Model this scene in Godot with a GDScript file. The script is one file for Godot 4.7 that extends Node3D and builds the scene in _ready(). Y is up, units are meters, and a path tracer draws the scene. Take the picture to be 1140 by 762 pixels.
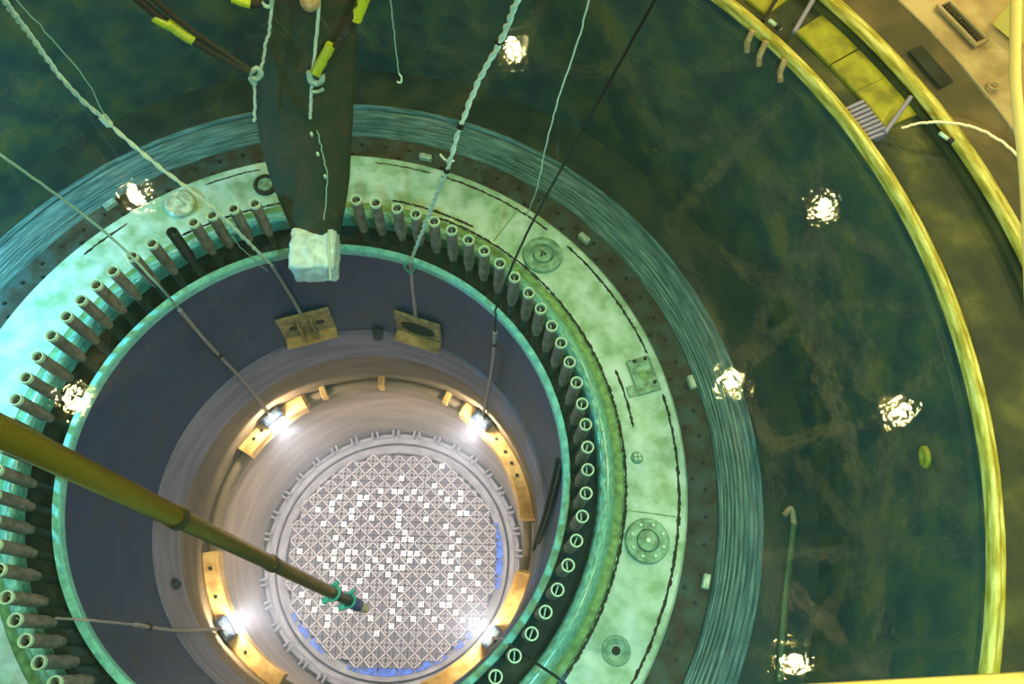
extends Node3D
# A flooded reactor well seen from a service bridge. Metres, y up; the vessel axis is the y axis and the top of the vessel rim is y = 0.

const WATER := 2.95
const LAMP_Y := 16.0
var used := {}
var rng := RandomNumberGenerator.new()
var noises := {}


# ------------------------------------------------------------------ mesh collecting
class MB:
	var v := PackedVector3Array()
	var n := PackedVector3Array()
	var uv := PackedVector2Array()
	var ix := PackedInt32Array()
	var xf := Transform3D.IDENTITY

	func tri(a: Vector3, b: Vector3, c: Vector3, na: Vector3, nb: Vector3, nc: Vector3, ua := Vector2.ZERO, ub := Vector2.ZERO, uc := Vector2.ZERO) -> void:
		var g := (c - a).cross(b - a)
		if g.length_squared() < 1e-18:
			return
		var k := v.size()
		v.append_array([xf * a, xf * b, xf * c])
		n.append_array([(xf.basis * na).normalized(), (xf.basis * nb).normalized(), (xf.basis * nc).normalized()])
		uv.append_array([ua, ub, uc])
		if g.dot(na + nb + nc) >= 0.0:
			ix.append_array([k, k + 1, k + 2])
		else:
			ix.append_array([k, k + 2, k + 1])

	func quad(a: Vector3, b: Vector3, c: Vector3, d: Vector3, na: Vector3, nb: Vector3, nc: Vector3, nd: Vector3, w := Rect2()) -> void:
		var e := w.end
		var o := w.position
		tri(a, b, c, na, nb, nc, o, Vector2(e.x, o.y), e)
		tri(a, c, d, na, nc, nd, o, e, Vector2(o.x, e.y))

	func flat(a: Vector3, b: Vector3, c: Vector3, d: Vector3, m: Vector3) -> void:
		quad(a, b, c, d, m, m, m, m)

	# a surface swept round y; (r, y) pairs walked so that the outside lies to the left of the walk
	func lathe(p: Array, a0: float, a1: float, seg: int, smooth := false, caps := false) -> void:
		var np := p.size()
		var seg_n := []
		for i in np - 1:
			var d: Vector2 = p[i + 1] - p[i]
			seg_n.append(Vector2(-d.y, d.x).normalized())
		var run := 0.0
		for i in np - 1:
			var far: float = run + (p[i] as Vector2).distance_to(p[i + 1])
			var m0: Vector2 = seg_n[i]
			var m1: Vector2 = seg_n[i]
			if smooth:
				if i > 0:
					m0 = (seg_n[i] + seg_n[i - 1]).normalized()
				if i < np - 2:
					m1 = (seg_n[i] + seg_n[i + 1]).normalized()
			for s in seg:
				var t0 := lerpf(a0, a1, float(s) / seg)
				var t1 := lerpf(a0, a1, float(s + 1) / seg)
				var e0 := Vector3(cos(t0), 0, sin(t0))
				var e1 := Vector3(cos(t1), 0, sin(t1))
				var q0: Vector2 = p[i]
				var q1: Vector2 = p[i + 1]
				quad(e0 * q0.x + Vector3.UP * q0.y, e1 * q0.x + Vector3.UP * q0.y, e1 * q1.x + Vector3.UP * q1.y, e0 * q1.x + Vector3.UP * q1.y,
					e0 * m0.x + Vector3.UP * m0.y, e1 * m0.x + Vector3.UP * m0.y, e1 * m1.x + Vector3.UP * m1.y, e0 * m1.x + Vector3.UP * m1.y, Rect2(t0 / TAU, run, (t1 - t0) / TAU, far - run))
			run = far
		if caps:
			var poly := PackedVector2Array(p)
			if poly[0].is_equal_approx(poly[poly.size() - 1]):
				poly.remove_at(poly.size() - 1)
			var t := Geometry2D.triangulate_polygon(poly)
			for k in range(0, t.size(), 3):
				for side in 2:
					var a: float = [a0, a1][side]
					var e := Vector3(cos(a), 0, sin(a))
					var m := Vector3(-sin(a), 0, cos(a)) * (-1.0 if (side == 0) == (a1 > a0) else 1.0)
					tri(e * poly[t[k]].x + Vector3.UP * poly[t[k]].y, e * poly[t[k + 1]].x + Vector3.UP * poly[t[k + 1]].y, e * poly[t[k + 2]].x + Vector3.UP * poly[t[k + 2]].y, m, m, m)

	# a box with chamfered edges, at c, with its own axes
	func box(c: Vector3, size: Vector3, b := Basis.IDENTITY, bev := 0.004) -> void:
		var h := size * 0.5
		bev = minf(bev, minf(h.x, minf(h.y, h.z)) * 0.6)
		var ax := [b.x.normalized(), b.y.normalized(), b.z.normalized()]
		var hs := [h.x, h.y, h.z]
		for i in 3:
			var j := (i + 1) % 3
			var k := (i + 2) % 3
			for s in [-1.0, 1.0]:
				var f: Vector3 = c + ax[i] * hs[i] * s
				var u: Vector3 = ax[j] * (hs[j] - bev)
				var w: Vector3 = ax[k] * (hs[k] - bev)
				flat(f - u - w, f + u - w, f + u + w, f - u + w, ax[i] * s)
				for s2 in [-1.0, 1.0]:
					var e0: Vector3 = c + ax[i] * hs[i] * s + ax[j] * (hs[j] - bev) * s2
					var e1: Vector3 = c + ax[i] * (hs[i] - bev) * s + ax[j] * hs[j] * s2
					flat(e0 - w, e1 - w, e1 + w, e0 + w, (ax[i] * s + ax[j] * s2).normalized())
		for sx in [-1.0, 1.0]:
			for sy in [-1.0, 1.0]:
				for sz in [-1.0, 1.0]:
					var p: Vector3 = c + ax[0] * (hs[0] - bev) * sx + ax[1] * (hs[1] - bev) * sy + ax[2] * (hs[2] - bev) * sz
					var m: Vector3 = (ax[0] * sx + ax[1] * sy + ax[2] * sz).normalized()
					tri(p + ax[0] * bev * sx, p + ax[1] * bev * sy, p + ax[2] * bev * sz, m, m, m)

	func tube(pts: Array, rad: Array, sides := 10, caps := true) -> void:
		var prev := Vector3.ZERO
		var rings := []
		var outs := []
		for i in pts.size():
			var d: Vector3 = (pts[mini(i + 1, pts.size() - 1)] - pts[maxi(i - 1, 0)]).normalized()
			var u: Vector3 = prev - d * prev.dot(d)
			if u.length() < 0.01:
				u = d.cross(Vector3(0.31, 0.87, 0.38) if absf(d.y) < 0.9 else Vector3(0.9, 0.1, 0.42))
			u = u.normalized()
			prev = u
			var w := d.cross(u)
			var r: float = rad[mini(i, rad.size() - 1)]
			var ring := []
			var o := []
			for k in sides:
				var a: float = TAU * k / sides
				var m := u * cos(a) + w * sin(a)
				ring.append(pts[i] + m * r)
				o.append(m)
			rings.append(ring)
			outs.append(o)
		for i in pts.size() - 1:
			for k in sides:
				var l := (k + 1) % sides
				quad(rings[i][k], rings[i][l], rings[i + 1][l], rings[i + 1][k], outs[i][k], outs[i][l], outs[i + 1][l], outs[i + 1][k])
		if caps:
			for e in [0, pts.size() - 1]:
				var m: Vector3 = (pts[e] - pts[1 if e == 0 else e - 1]).normalized()
				for k in sides:
					tri(pts[e], rings[e][k], rings[e][(k + 1) % sides], m, m, m)

	func cyl(a: Vector3, b: Vector3, r0: float, r1: float, sides := 16) -> void:
		tube([a, b], [r0, r1], sides, true)

	func torus(c: Vector3, axis: Vector3, big: float, small: float, seg := 20, sides := 8) -> void:
		var u := axis.cross(Vector3(0.3, 0.2, 0.9)).normalized()
		var w := axis.normalized().cross(u)
		var pts := []
		for i in seg + 1:
			pts.append(c + (u * cos(TAU * i / seg) + w * sin(TAU * i / seg)) * big)
		tube(pts, [small], sides, false)

	func ball(c: Vector3, r: Vector3, seg := 12) -> void:
		for i in seg:
			for j in seg:
				var q := []
				for o in [[0, 0], [1, 0], [1, 1], [0, 1]]:
					var a: float = PI * (i + o[0]) / seg
					var b: float = TAU * (j + o[1]) / seg
					q.append(Vector3(sin(a) * cos(b), cos(a), sin(a) * sin(b)))
				quad(c + q[0] * r, c + q[1] * r, c + q[2] * r, c + q[3] * r, q[0], q[1], q[2], q[3])

	func mesh(m: Material) -> ArrayMesh:
		var arr := []
		arr.resize(Mesh.ARRAY_MAX)
		arr[Mesh.ARRAY_VERTEX] = v
		arr[Mesh.ARRAY_NORMAL] = n
		arr[Mesh.ARRAY_TEX_UV] = uv
		arr[Mesh.ARRAY_INDEX] = ix
		var am := ArrayMesh.new()
		am.add_surface_from_arrays(Mesh.PRIMITIVE_TRIANGLES, arr)
		am.surface_set_material(0, m)
		return am


# ------------------------------------------------------------------ naming
func numbered(called: String) -> String:
	var k: int = used.get(called, 0)
	used[called] = k + 1
	return called if k == 0 else "%s_%03d" % [called, k]


func tag(o: Node3D, label: String, category: String, group := "") -> Node3D:
	o.set_meta("label", label)
	o.set_meta("category", category)
	if group != "":
		o.set_meta("group", group)
	return o


func thing(called: String, label: String, category: String, at := Vector3.ZERO, turn := 0.0, group := "") -> Node3D:
	var o := Node3D.new()
	o.name = numbered(called)
	add_child(o, true)
	o.position = at
	o.rotation.y = turn
	return tag(o, label, category, group)


func put(called: String, mb: MB, m: Material, parent: Node3D = null) -> MeshInstance3D:
	return put_mesh(called, mb.mesh(m), parent)


func put_mesh(called: String, mesh: Mesh, parent: Node3D = null) -> MeshInstance3D:
	var o := MeshInstance3D.new()
	o.mesh = mesh
	if parent == null:
		o.name = numbered(called)
		add_child(o, true)
	else:
		var k: int = parent.get_meta("n_" + called, 0) if parent.has_meta("n_" + called) else 0
		parent.set_meta("n_" + called, k + 1)
		o.name = called if k == 0 else "%s_%03d" % [called, k]
		parent.add_child(o, true)
	return o


func struct(called: String, mb: MB, m: Material, label := "") -> MeshInstance3D:
	var o := put(called, mb, m)
	o.set_meta("kind", "structure")
	if label != "":
		o.set_meta("label", label)
	return o


func nth(k: int) -> String:
	if k % 100 in [11, 12, 13]:
		return "%dth" % k
	return "%d%s" % [k, {1: "st", 2: "nd", 3: "rd"}.get(k % 10, "th")]


# ------------------------------------------------------------------ materials
func noise(key: String, freq: float, dark: Color, mid: Color, light: Color, octaves := 5, warp := 0.0) -> NoiseTexture2D:
	if not noises.has(key):
		var f := FastNoiseLite.new()
		f.noise_type = FastNoiseLite.TYPE_SIMPLEX_SMOOTH
		f.seed = 11 + noises.size() * 7
		f.frequency = freq
		f.fractal_octaves = octaves
		f.fractal_gain = 0.55
		if warp > 0.0:
			f.domain_warp_enabled = true
			f.domain_warp_amplitude = warp
			f.domain_warp_frequency = freq * 0.7
		var g := Gradient.new()
		g.offsets = PackedFloat32Array([0.22, 0.5, 0.8])
		g.colors = PackedColorArray([dark, mid, light])
		var t := NoiseTexture2D.new()
		t.width = 512
		t.height = 512
		t.seamless = true
		t.noise = f
		t.color_ramp = g
		noises[key] = t
	return noises[key]


func mat(called: String, c: Color, rough := 0.7, metal := 0.0, tex: Texture2D = null, scale := Vector3(0.5, 0.5, 0.5), bump := 0.0) -> StandardMaterial3D:
	var m := StandardMaterial3D.new()
	m.resource_name = called
	m.albedo_color = c
	m.roughness = rough
	m.metallic = metal
	if tex:
		m.albedo_texture = tex
		m.uv1_triplanar = true
		m.uv1_world_triplanar = true
		m.uv1_scale = scale
		if bump > 0.0:
			m.heightmap_enabled = true
			m.heightmap_texture = tex
			m.heightmap_scale = bump
	return m


# the same for rings: the texture runs round the ring (repeats round it, repeats per metre across)
func ring_mat(called: String, c: Color, rough: float, metal: float, tex: Texture2D, scale: Vector2, bump := 0.0) -> StandardMaterial3D:
	var m := mat(called, c, rough, metal)
	m.albedo_texture = tex
	m.uv1_scale = Vector3(scale.x, scale.y, 1)
	if bump > 0.0:
		m.heightmap_enabled = true
		m.heightmap_texture = tex
		m.heightmap_scale = bump
	return m


# ------------------------------------------------------------------ small shapes used often
func smooth_path(p: Array, per := 6, jitter := 0.0) -> Array:
	var c := Curve3D.new()
	for i in p.size():
		var t: Vector3 = (p[mini(i + 1, p.size() - 1)] - p[maxi(i - 1, 0)]) / 6.0
		c.add_point(p[i], -t, t)
	var out := []
	for i in (p.size() - 1) * per + 1:
		var q := c.sample(i / per, float(i % per) / per) if i < (p.size() - 1) * per else (p[p.size() - 1] as Vector3)
		if jitter > 0.0 and i > 0 and i < (p.size() - 1) * per:
			q += Vector3(rng.randf_range(-1, 1), rng.randf_range(-1, 1), rng.randf_range(-1, 1)) * jitter
		out.append(q)
	return out


func rope(p: Array, r: float, per := 8, jitter := 0.004, sides := 8) -> MB:
	var mb := MB.new()
	mb.tube(smooth_path(p, per, jitter), [r], sides)
	return mb


# two strands laid round each other along a path
func twisted_rope(p: Array, r: float, pitch: float, jitter := 0.004) -> MB:
	var mb := MB.new()
	var c := smooth_path(p, 10, jitter)
	var fine := smooth_path(c, 4)
	for strand in 2:
		var pts := []
		var run := 0.0
		for i in fine.size():
			var d: Vector3 = (fine[mini(i + 1, fine.size() - 1)] - fine[maxi(i - 1, 0)]).normalized()
			var u := d.cross(Vector3(0.2, 0.3, 0.93)).normalized()
			var w := d.cross(u)
			if i > 0:
				run += (fine[i] as Vector3).distance_to(fine[i - 1])
			var a := TAU * run / pitch + PI * strand
			pts.append(fine[i] + (u * cos(a) + w * sin(a)) * r * 0.45)
		mb.tube(pts, [r * 0.62], 6)
	return mb


# the path carried on straight beyond its first point, up towards the bridge it hangs from
func hung(p: Array, more: float) -> Array:
	return [p[0] + ((p[0] as Vector3) - p[1]).normalized() * more] + p


func along(a: float, r: float, y: float) -> Vector3:
	return Vector3(cos(a) * r, y, sin(a) * r)


func arc_box(a0: float, a1: float, r0: float, r1: float, y0: float, y1: float, seg := 12, bev := 0.01) -> MB:
	var mb := MB.new()
	mb.lathe([Vector2(r0, y0), Vector2(r0, y1 - bev), Vector2(r0 + bev, y1), Vector2(r1 - bev, y1), Vector2(r1, y1 - bev), Vector2(r1, y0), Vector2(r0, y0)], a0, a1, seg, false, true)
	return mb


# a strip of crumbled sealant lying in a joint: uneven width, edges that wander
func seal_strip(d0: float, d1: float, r: float, y: float, w: float) -> MB:
	var mb := MB.new()
	var steps := int(absf(d1 - d0) * 2.2) + 4
	var l := []
	var o := []
	var rr := []
	for i in steps + 1:
		var a := deg_to_rad(lerpf(d0, d1, float(i) / steps))
		var mid := r + rng.randf_range(-0.006, 0.006)
		var half := w * rng.randf_range(0.3, 0.75) * (0.35 if i == 0 or i == steps else 1.0)
		l.append(along(a, mid - half, y))
		o.append(along(a, mid + half, y))
		rr.append(along(a, mid, y + 0.014))
	for i in steps:
		var c: Vector3 = rr[i].normalized() * Vector3(1, 0, 1)
		var ni := (Vector3.UP - c * 0.5).normalized()
		var no := (Vector3.UP + c * 0.5).normalized()
		mb.flat(l[i], l[i + 1], rr[i + 1], rr[i], ni)
		mb.flat(o[i], o[i + 1], rr[i + 1], rr[i], no)
	return mb


func _ready() -> void:
	rng.seed = 4711
	# ---------------------------------------------------------------- camera, sky, lights, exposure
	var cam := Camera3D.new()
	cam.name = "camera"
	cam.transform = Transform3D(Basis(Vector3(0.992754, 0.044667, -0.111552), Vector3(-0.120163, 0.369024, -0.921619), Vector3(-0.000000, 0.928346, 0.371718)), Vector3(2.055, 9, 1.758))
	cam.fov = rad_to_deg(2.0 * atan(381.0 / 870.0))
	cam.near = 0.05
	cam.far = 120.0
	add_child(cam)
	cam.current = true
	var env := Environment.new()
	env.background_mode = Environment.BG_COLOR
	env.background_color = Color(0.02, 0.022, 0.02)
	env.tonemap_mode = Environment.TONE_MAPPER_LINEAR
	env.tonemap_exposure = 1.0
	env.sdfgi_enabled = true
	env.ssao_enabled = true
	env.ssil_enabled = true
	var we := WorldEnvironment.new()
	we.name = "world"
	we.environment = env
	add_child(we)
	var hall_color := Color(1.0, 0.93, 0.64)
	var hall_energy := 34.0
	var cyan := Color(0.40, 0.82, 1.0)
	var flood_left := 20.0
	var flood_fill := 1.6
	var bridge_fill := 30.0
	var warm := Color(1.0, 0.965, 0.94)
	var core_spot := 14.0
	var core_spill := 3.2

	# ---------------------------------------------------------------- materials; submerged steel carries the water tint in its colour
	var n_soft := noise("soft", 0.01, Color(0.84, 0.84, 0.84), Color(0.92, 0.92, 0.92), Color(1, 1, 1))
	var n_mottle := noise("mottle", 0.012, Color(0.62, 0.66, 0.6), Color(0.82, 0.84, 0.8), Color(1, 1, 1))
	var n_fine := noise("fine", 0.03, Color(0.72, 0.72, 0.72), Color(0.88, 0.88, 0.88), Color(1, 1, 1))
	var n_wall := noise("wall", 0.012, Color(0.12, 0.22, 0.22), Color(0.19, 0.29, 0.24), Color(0.31, 0.34, 0.20), 7, 30.0)
	var n_flange := noise("flange", 0.009, Color(0.48, 0.66, 0.50), Color(0.60, 0.77, 0.67), Color(0.69, 0.84, 0.79), 6, 18.0)
	var n_rust := noise("rust", 0.01, Color(0.20, 0.17, 0.08), Color(0.24, 0.27, 0.18), Color(0.25, 0.36, 0.34), 6, 15.0)
	var n_streak := noise("streak", 0.02, Color(0.22, 0.37, 0.36), Color(0.31, 0.47, 0.45), Color(0.41, 0.57, 0.55), 5, 6.0)
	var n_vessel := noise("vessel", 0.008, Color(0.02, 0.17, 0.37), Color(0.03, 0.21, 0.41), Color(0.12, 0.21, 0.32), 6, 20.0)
	var n_yellow := noise("yellow", 0.01, Color(0.46, 0.46, 0.04), Color(0.58, 0.57, 0.07), Color(0.64, 0.64, 0.12), 5, 10.0)
	var n_curb := noise("curb", 0.014, Color(0.58, 0.54, 0.16), Color(0.72, 0.70, 0.32), Color(0.84, 0.83, 0.50), 6, 12.0)
	var n_tan := noise("tan", 0.006, Color(0.58, 0.50, 0.34), Color(0.68, 0.60, 0.42), Color(0.74, 0.66, 0.48), 6, 20.0)
	var n_trough := noise("trough", 0.009, Color(0.11, 0.15, 0.08), Color(0.20, 0.22, 0.09), Color(0.33, 0.33, 0.13), 6, 25.0)
	var n_brown := noise("brown", 0.007, Color(0.22, 0.22, 0.13), Color(0.31, 0.28, 0.16), Color(0.40, 0.35, 0.21), 6, 20.0)
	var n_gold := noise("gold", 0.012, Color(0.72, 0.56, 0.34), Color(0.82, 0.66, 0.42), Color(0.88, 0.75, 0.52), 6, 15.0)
	var n_chute := noise("chute", 0.014, Color(0.08, 0.20, 0.13), Color(0.15, 0.20, 0.10), Color(0.28, 0.22, 0.11), 6, 20.0)
	var half := Vector3(0.5, 0.5, 0.5)
	var m_wall := ring_mat("wall_steel", Color.WHITE, 0.6, 0.0, n_wall, Vector2(9, 0.22), 0.3)
	var m_well_floor := mat("dimmed_floor_steel", Color(0.72, 0.76, 0.74), 0.6, 0.0, n_wall, Vector3(0.22, 0.22, 0.22), 0.3)  # wall steel darkened to cancel the extra light the floor catches
	var m_floor_dark := mat("dark_ring_steel", Color(0.75, 0.78, 0.78), 0.7, 0.0, n_rust, half)
	var m_lip := mat("olive_lip", Color(0.26, 0.25, 0.12), 0.8)  # dark olive inner edge of the seal ring
	var m_bellows := ring_mat("seal_ring_steel", Color.WHITE, 0.5, 0.0, n_streak, Vector2(5, 1.3))
	var m_flange := mat("tinted_flange_paint", Color.WHITE, 0.55, 0.0, n_flange, half, 0.25)  # green tint of the water put into the paint
	var m_bead := ring_mat("flange_bead", Color(0.50, 0.80, 0.70), 0.18, 0.0, n_fine, Vector2(9, 1.5), 0.1)
	var m_olive := mat("olive_band", Color(0.47, 0.68, 0.42), 0.6, 0.0, n_mottle, Vector3(1, 1, 1))
	var m_seal := mat("dark_sealant", Color(0.14, 0.15, 0.08), 0.9)
	var m_pipe := mat("pipe_green", Color(0.26, 0.38, 0.24), 0.6)
	var m_cover := mat("cover_paint", Color(0.50, 0.72, 0.60), 0.5, 0.0, n_mottle, Vector3(1, 1, 1))
	var m_pale := mat("pale_steel", Color(0.72, 0.86, 0.76), 0.4, 0.1, n_fine, half)
	var m_dark := mat("dark_steel", Color(0.10, 0.12, 0.10), 0.7)
	var m_black := mat("black_rubber", Color(0.05, 0.055, 0.05), 0.6)
	var m_shelf := mat("shade_dark_steel", Color(0.13, 0.17, 0.13), 0.8, 0.0, n_mottle, half)  # dark colour holds the shade below the stud tubes
	var m_tube := mat("tube_steel", Color(0.54, 0.50, 0.46), 0.6, 0.0, n_mottle, Vector3(1.5, 0.6, 1.5))
	var m_tube_end := mat("tube_rim", Color(0.74, 0.88, 0.74), 0.4)
	var m_rim := mat("vessel_rim", Color(0.50, 0.88, 0.82), 0.5, 0.0, n_soft, Vector3(1.5, 1.5, 1.5))
	var m_vessel := mat("hazed_vessel_steel", Color.WHITE, 0.6, 0.0, n_vessel, Vector3(0.35, 0.35, 0.35))  # blue haze of the water is put into the wall colour
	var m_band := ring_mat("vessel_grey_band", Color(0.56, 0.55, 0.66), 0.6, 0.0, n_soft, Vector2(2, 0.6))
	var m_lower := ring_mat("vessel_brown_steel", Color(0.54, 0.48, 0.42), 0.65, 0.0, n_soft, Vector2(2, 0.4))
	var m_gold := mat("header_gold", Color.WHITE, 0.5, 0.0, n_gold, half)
	var m_core_ring := ring_mat("core_ring_steel", Color(0.58, 0.56, 0.57), 0.55, 0.0, n_soft, Vector2(5, 1.0))
	var m_core_dark := mat("core_recess", Color(0.28, 0.27, 0.32), 0.8)
	var m_guide := mat("guide_plate", Color(0.37, 0.35, 0.38), 0.7)
	var m_fuel := mat("fuel_channel", Color(0.45, 0.43, 0.45), 0.6)
	var m_handle := mat("fuel_handle", Color(0.82, 0.77, 0.75), 0.45)
	var m_fresh := mat("fresh_channel", Color(0.93, 0.95, 0.97), 0.35)
	var m_fresh_handle := mat("fresh_handle_highlight", Color(0.99, 0.99, 0.99), 0.3)  # white carries the lamp highlights on clean handles
	var m_blue := mat("blue_glow_pad", Color(0.26, 0.46, 1.0), 0.5, 0.0, n_mottle, Vector3(1, 1, 1))  # blue glow in the rim gaps, put into the colour of pads
	var m_curb := ring_mat("curb_yellow_steel", Color.WHITE, 0.4, 0.0, n_curb, Vector2(11, 1.6))
	var m_yellow := mat("cover_yellow", Color.WHITE, 0.6, 0.0, n_yellow, half, 0.2)
	var m_tan := mat("floor_tan", Color.WHITE, 0.75, 0.0, n_tan, Vector3(0.4, 0.4, 0.4), 0.15)
	var m_trough := mat("trough_olive", Color.WHITE, 0.7, 0.0, n_trough, Vector3(0.3, 0.3, 0.3), 0.3)
	var m_brown := mat("stained_kerb", Color.WHITE, 0.8, 0.0, n_brown, Vector3(0.35, 0.35, 0.35))
	var m_rope := mat("rope_pale", Color(0.86, 0.98, 0.88), 0.8, 0.0, n_fine, Vector3(6, 6, 6))
	var m_line := mat("thin_line", Color(0.56, 0.72, 0.64), 0.7)
	var m_pole := mat("pole_grey", Color(0.60, 0.56, 0.56), 0.45)
	var m_mast := mat("mast_brass", Color(0.56, 0.44, 0.12), 0.26, 0.7)
	var m_mast_dark := mat("mast_dark", Color(0.26, 0.23, 0.14), 0.35, 0.4)
	var m_tape := mat("yellow_tape", Color(0.80, 0.86, 0.12), 0.5, 0.0, n_fine, Vector3(3, 3, 3))
	var m_strap := mat("strap_dark", Color(0.15, 0.14, 0.09), 0.8)
	var m_chute := mat("chute_green", Color.WHITE, 0.75, 0.0, n_chute, Vector3(0.5, 0.5, 0.5), 0.2)
	var m_wrap := mat("white_wrap", Color(0.86, 1.0, 0.96), 0.35, 0.0, n_soft, Vector3(1.2, 1.2, 1.2), 2.0)
	var m_cream := mat("cream_paint", Color(0.93, 0.88, 0.56), 0.45)
	var m_box := mat("box_paint", Color(1.0, 0.90, 0.46), 0.5)
	var m_teal := mat("teal_clamp", Color(0.24, 0.70, 0.62), 0.4, 0.2)
	var m_blue_tip := mat("blue_tip", Color(0.16, 0.30, 0.62), 0.4)
	var m_ivory := mat("ivory_nozzle", Color(0.97, 0.90, 0.74), 0.6)
	var m_bracket := mat("bracket_tan", Color(0.80, 0.68, 0.48), 0.6, 0.0, n_mottle, Vector3(1, 1, 1))
	var m_hall := mat("hall_wall", Color(0.50, 0.48, 0.38), 0.9)
	var m_truss := mat("truss_white", Color(0.86, 0.84, 0.70), 0.7)
	var m_lamp_box := mat("lamp_housing", Color(0.08, 0.13, 0.22), 0.5)
	var m_lens := mat("lamp_lens", Color(0.16, 0.20, 0.25), 0.4)

	# ---------------------------------------------------------------- the hall above
	var mb := MB.new()
	mb.lathe([Vector2(7.32, 2.6), Vector2(7.32, 3.11), Vector2(7.33, 3.12), Vector2(24, 3.12), Vector2(24, 2.6), Vector2(7.32, 2.6)], 0, TAU, 96)
	struct("floor", mb, m_tan, "tan operating floor round the flooded pool")
	mb = MB.new()
	mb.lathe([Vector2(24, 2.6), Vector2(24, 19.0), Vector2(24.4, 19.0), Vector2(24.4, 2.6), Vector2(24, 2.6)], 0, TAU, 48)
	struct("wall_hall", mb, m_hall)
	mb = MB.new()
	mb.lathe([Vector2(0.001, 19.4), Vector2(24.4, 19.4), Vector2(24.4, 19.0), Vector2(0.001, 19.0)].map(func(q): return q), 0, TAU, 48)
	struct("ceiling", mb, m_hall)
	# roof truss: white struts between nodes; the water mirrors them
	var tn := {"a": Vector3(8.375, 16.4, -13.75), "b": Vector3(10.119, 16.4, -8.189), "c": Vector3(12.262, 16.4, -5.237), "d": Vector3(11.701, 16.4, -1.676), "e": Vector3(15, 16.4, -8.725), "f": Vector3(10.445, 16.4, -11.172), "g": Vector3(7.849, 16.4, -5.508), "h": Vector3(9.338, 16.4, 1.062), "i": Vector3(8.736, 16.4, -1.24),
		"j": Vector3(14.543, 16.4, -2.186), "k": Vector3(4.828, 16.4, -15.456), "l": Vector3(0.995, 16.4, -15.48), "m": Vector3(11.553, 16.4, 1.342), "n": Vector3(11.144, 16.4, -17.321), "o": Vector3(6.155, 16.4, -10.272), "p": Vector3(5.779, 16.4, -13.041), "q": Vector3(13.776, 16.4, -4.064), "r": Vector3(-8.75, 16.4, -8.936),
		"s": Vector3(-8.571, 16.4, -2.908), "t": Vector3(-6.791, 16.4, -16.023), "u": Vector3(-13.575, 16.4, -12.506), "v": Vector3(-13.314, 16.4, -6.172), "w": Vector3(2.556, 16.4, -20.654), "x": Vector3(-2.686, 16.4, -18.985), "y": Vector3(12.042, 16.4, -4.45), "z": Vector3(9.082, 16.4, -3.963)}
	var truss := thing("roof_truss", "pale tubular roof truss high above the pool, mirrored faintly in the water", "truss")
	var knot := MB.new()
	for k in tn:
		knot.ball(tn[k], Vector3(0.16, 0.16, 0.16), 8)
	put("node_ball", knot, m_truss, truss)
	for pair in ["ak", "an", "af", "ap", "ao", "fb", "fn", "be", "bc", "bg", "cd", "cq", "di", "dj", "dm", "dh", "dy", "hi", "hm", "lk", "lx", "lw", "kw", "kp", "go", "gz", "zi", "zc", "yc", "ur", "rt", "tl", "rl", "rs", "sv", "rv", "uv", "tx", "kn", "qj", "ec", "iz", "ad", "fc", "bd", "gd", "gi", "ob", "oz", "af", "kf", "no", "pg", "pk", "lr", "ls", "fg", "be", "fe", "yj", "im", "hz", "qd", "gp", "tr", "wp"]:
		var s := MB.new()
		s.cyl(tn[pair[0]], tn[pair[1]], 0.1, 0.1, 8)
		put("strut", s, m_truss, truss)
	var bulb_m := StandardMaterial3D.new()
	bulb_m.resource_name = "lamp_glow"
	bulb_m.albedo_color = Color(1, 1, 1)
	bulb_m.emission_enabled = true
	bulb_m.emission = hall_color
	bulb_m.emission_energy_multiplier = 160.0
	for pl in [[Vector3(0.988, 16.4, -15.55), "beside the thick taped rope"], [Vector3(-8.742, 16.4, -8.908), "over the pale disc at the flange's left"], [Vector3(-8.571, 16.4, -2.908), "above the brass mast, on the teal rim"], [Vector3(10.498, 16.4, -11.18), "between the well's pale struts, upper right"], [Vector3(7.849, 16.4, -5.508), "on the ribbed seal ring's right side"], [Vector3(12.262, 16.4, -5.237), "nearest the yellow lifting eye"], [Vector3(9.338, 16.4, 1.062), "at the foot of the floor pipe"], [Vector3(0.377, 16.4, 5.086), "below the picture"], [Vector3(19.712, 16.4, -15.405), "beyond the right edge"]]:
		var p: Vector3 = pl[0]
		var q := Vector3(p.x, LAMP_Y, p.z)
		var lamp := thing("high_bay_lamp", "roof lamp whose glint in the water lies " + pl[1], "ceiling lamp", q, 0.0, "roof lamps mirrored in the water")
		var sh := MB.new()
		sh.lathe([Vector2(0.34, 0.02), Vector2(0.24, 0.26), Vector2(0.08, 0.36), Vector2(0.001, 0.37)], 0, TAU, 20, true)
		put("shade", sh, m_truss, lamp)
		var bu := MB.new()
		bu.ball(Vector3.ZERO, Vector3(0.23, 0.23, 0.23), 14)
		put("bulb", bu, bulb_m, lamp)
		var ro := MB.new()
		ro.cyl(Vector3(0, 0.36, 0), Vector3(0, 3.0, 0), 0.02, 0.02, 8)
		put("rod", ro, m_dark, lamp)
		var li := OmniLight3D.new()
		li.name = "lamp_light"
		li.light_color = hall_color
		li.light_energy = hall_energy
		li.light_size = 0.19
		li.omni_range = 60.0
		li.omni_attenuation = 2.0
		li.shadow_enabled = true
		lamp.add_child(li, true)

	# ---------------------------------------------------------------- the flooded well: structure
	mb = MB.new()
	mb.lathe([Vector2(5.91, -0.35), Vector2(5.91, 2.98), Vector2(6.01, 2.98), Vector2(6.01, -0.35), Vector2(5.91, -0.35)], 0, TAU, 128)
	struct("wall_well", mb, m_wall, "dark teal steel wall of the flooded well")
	mb = MB.new()
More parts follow.
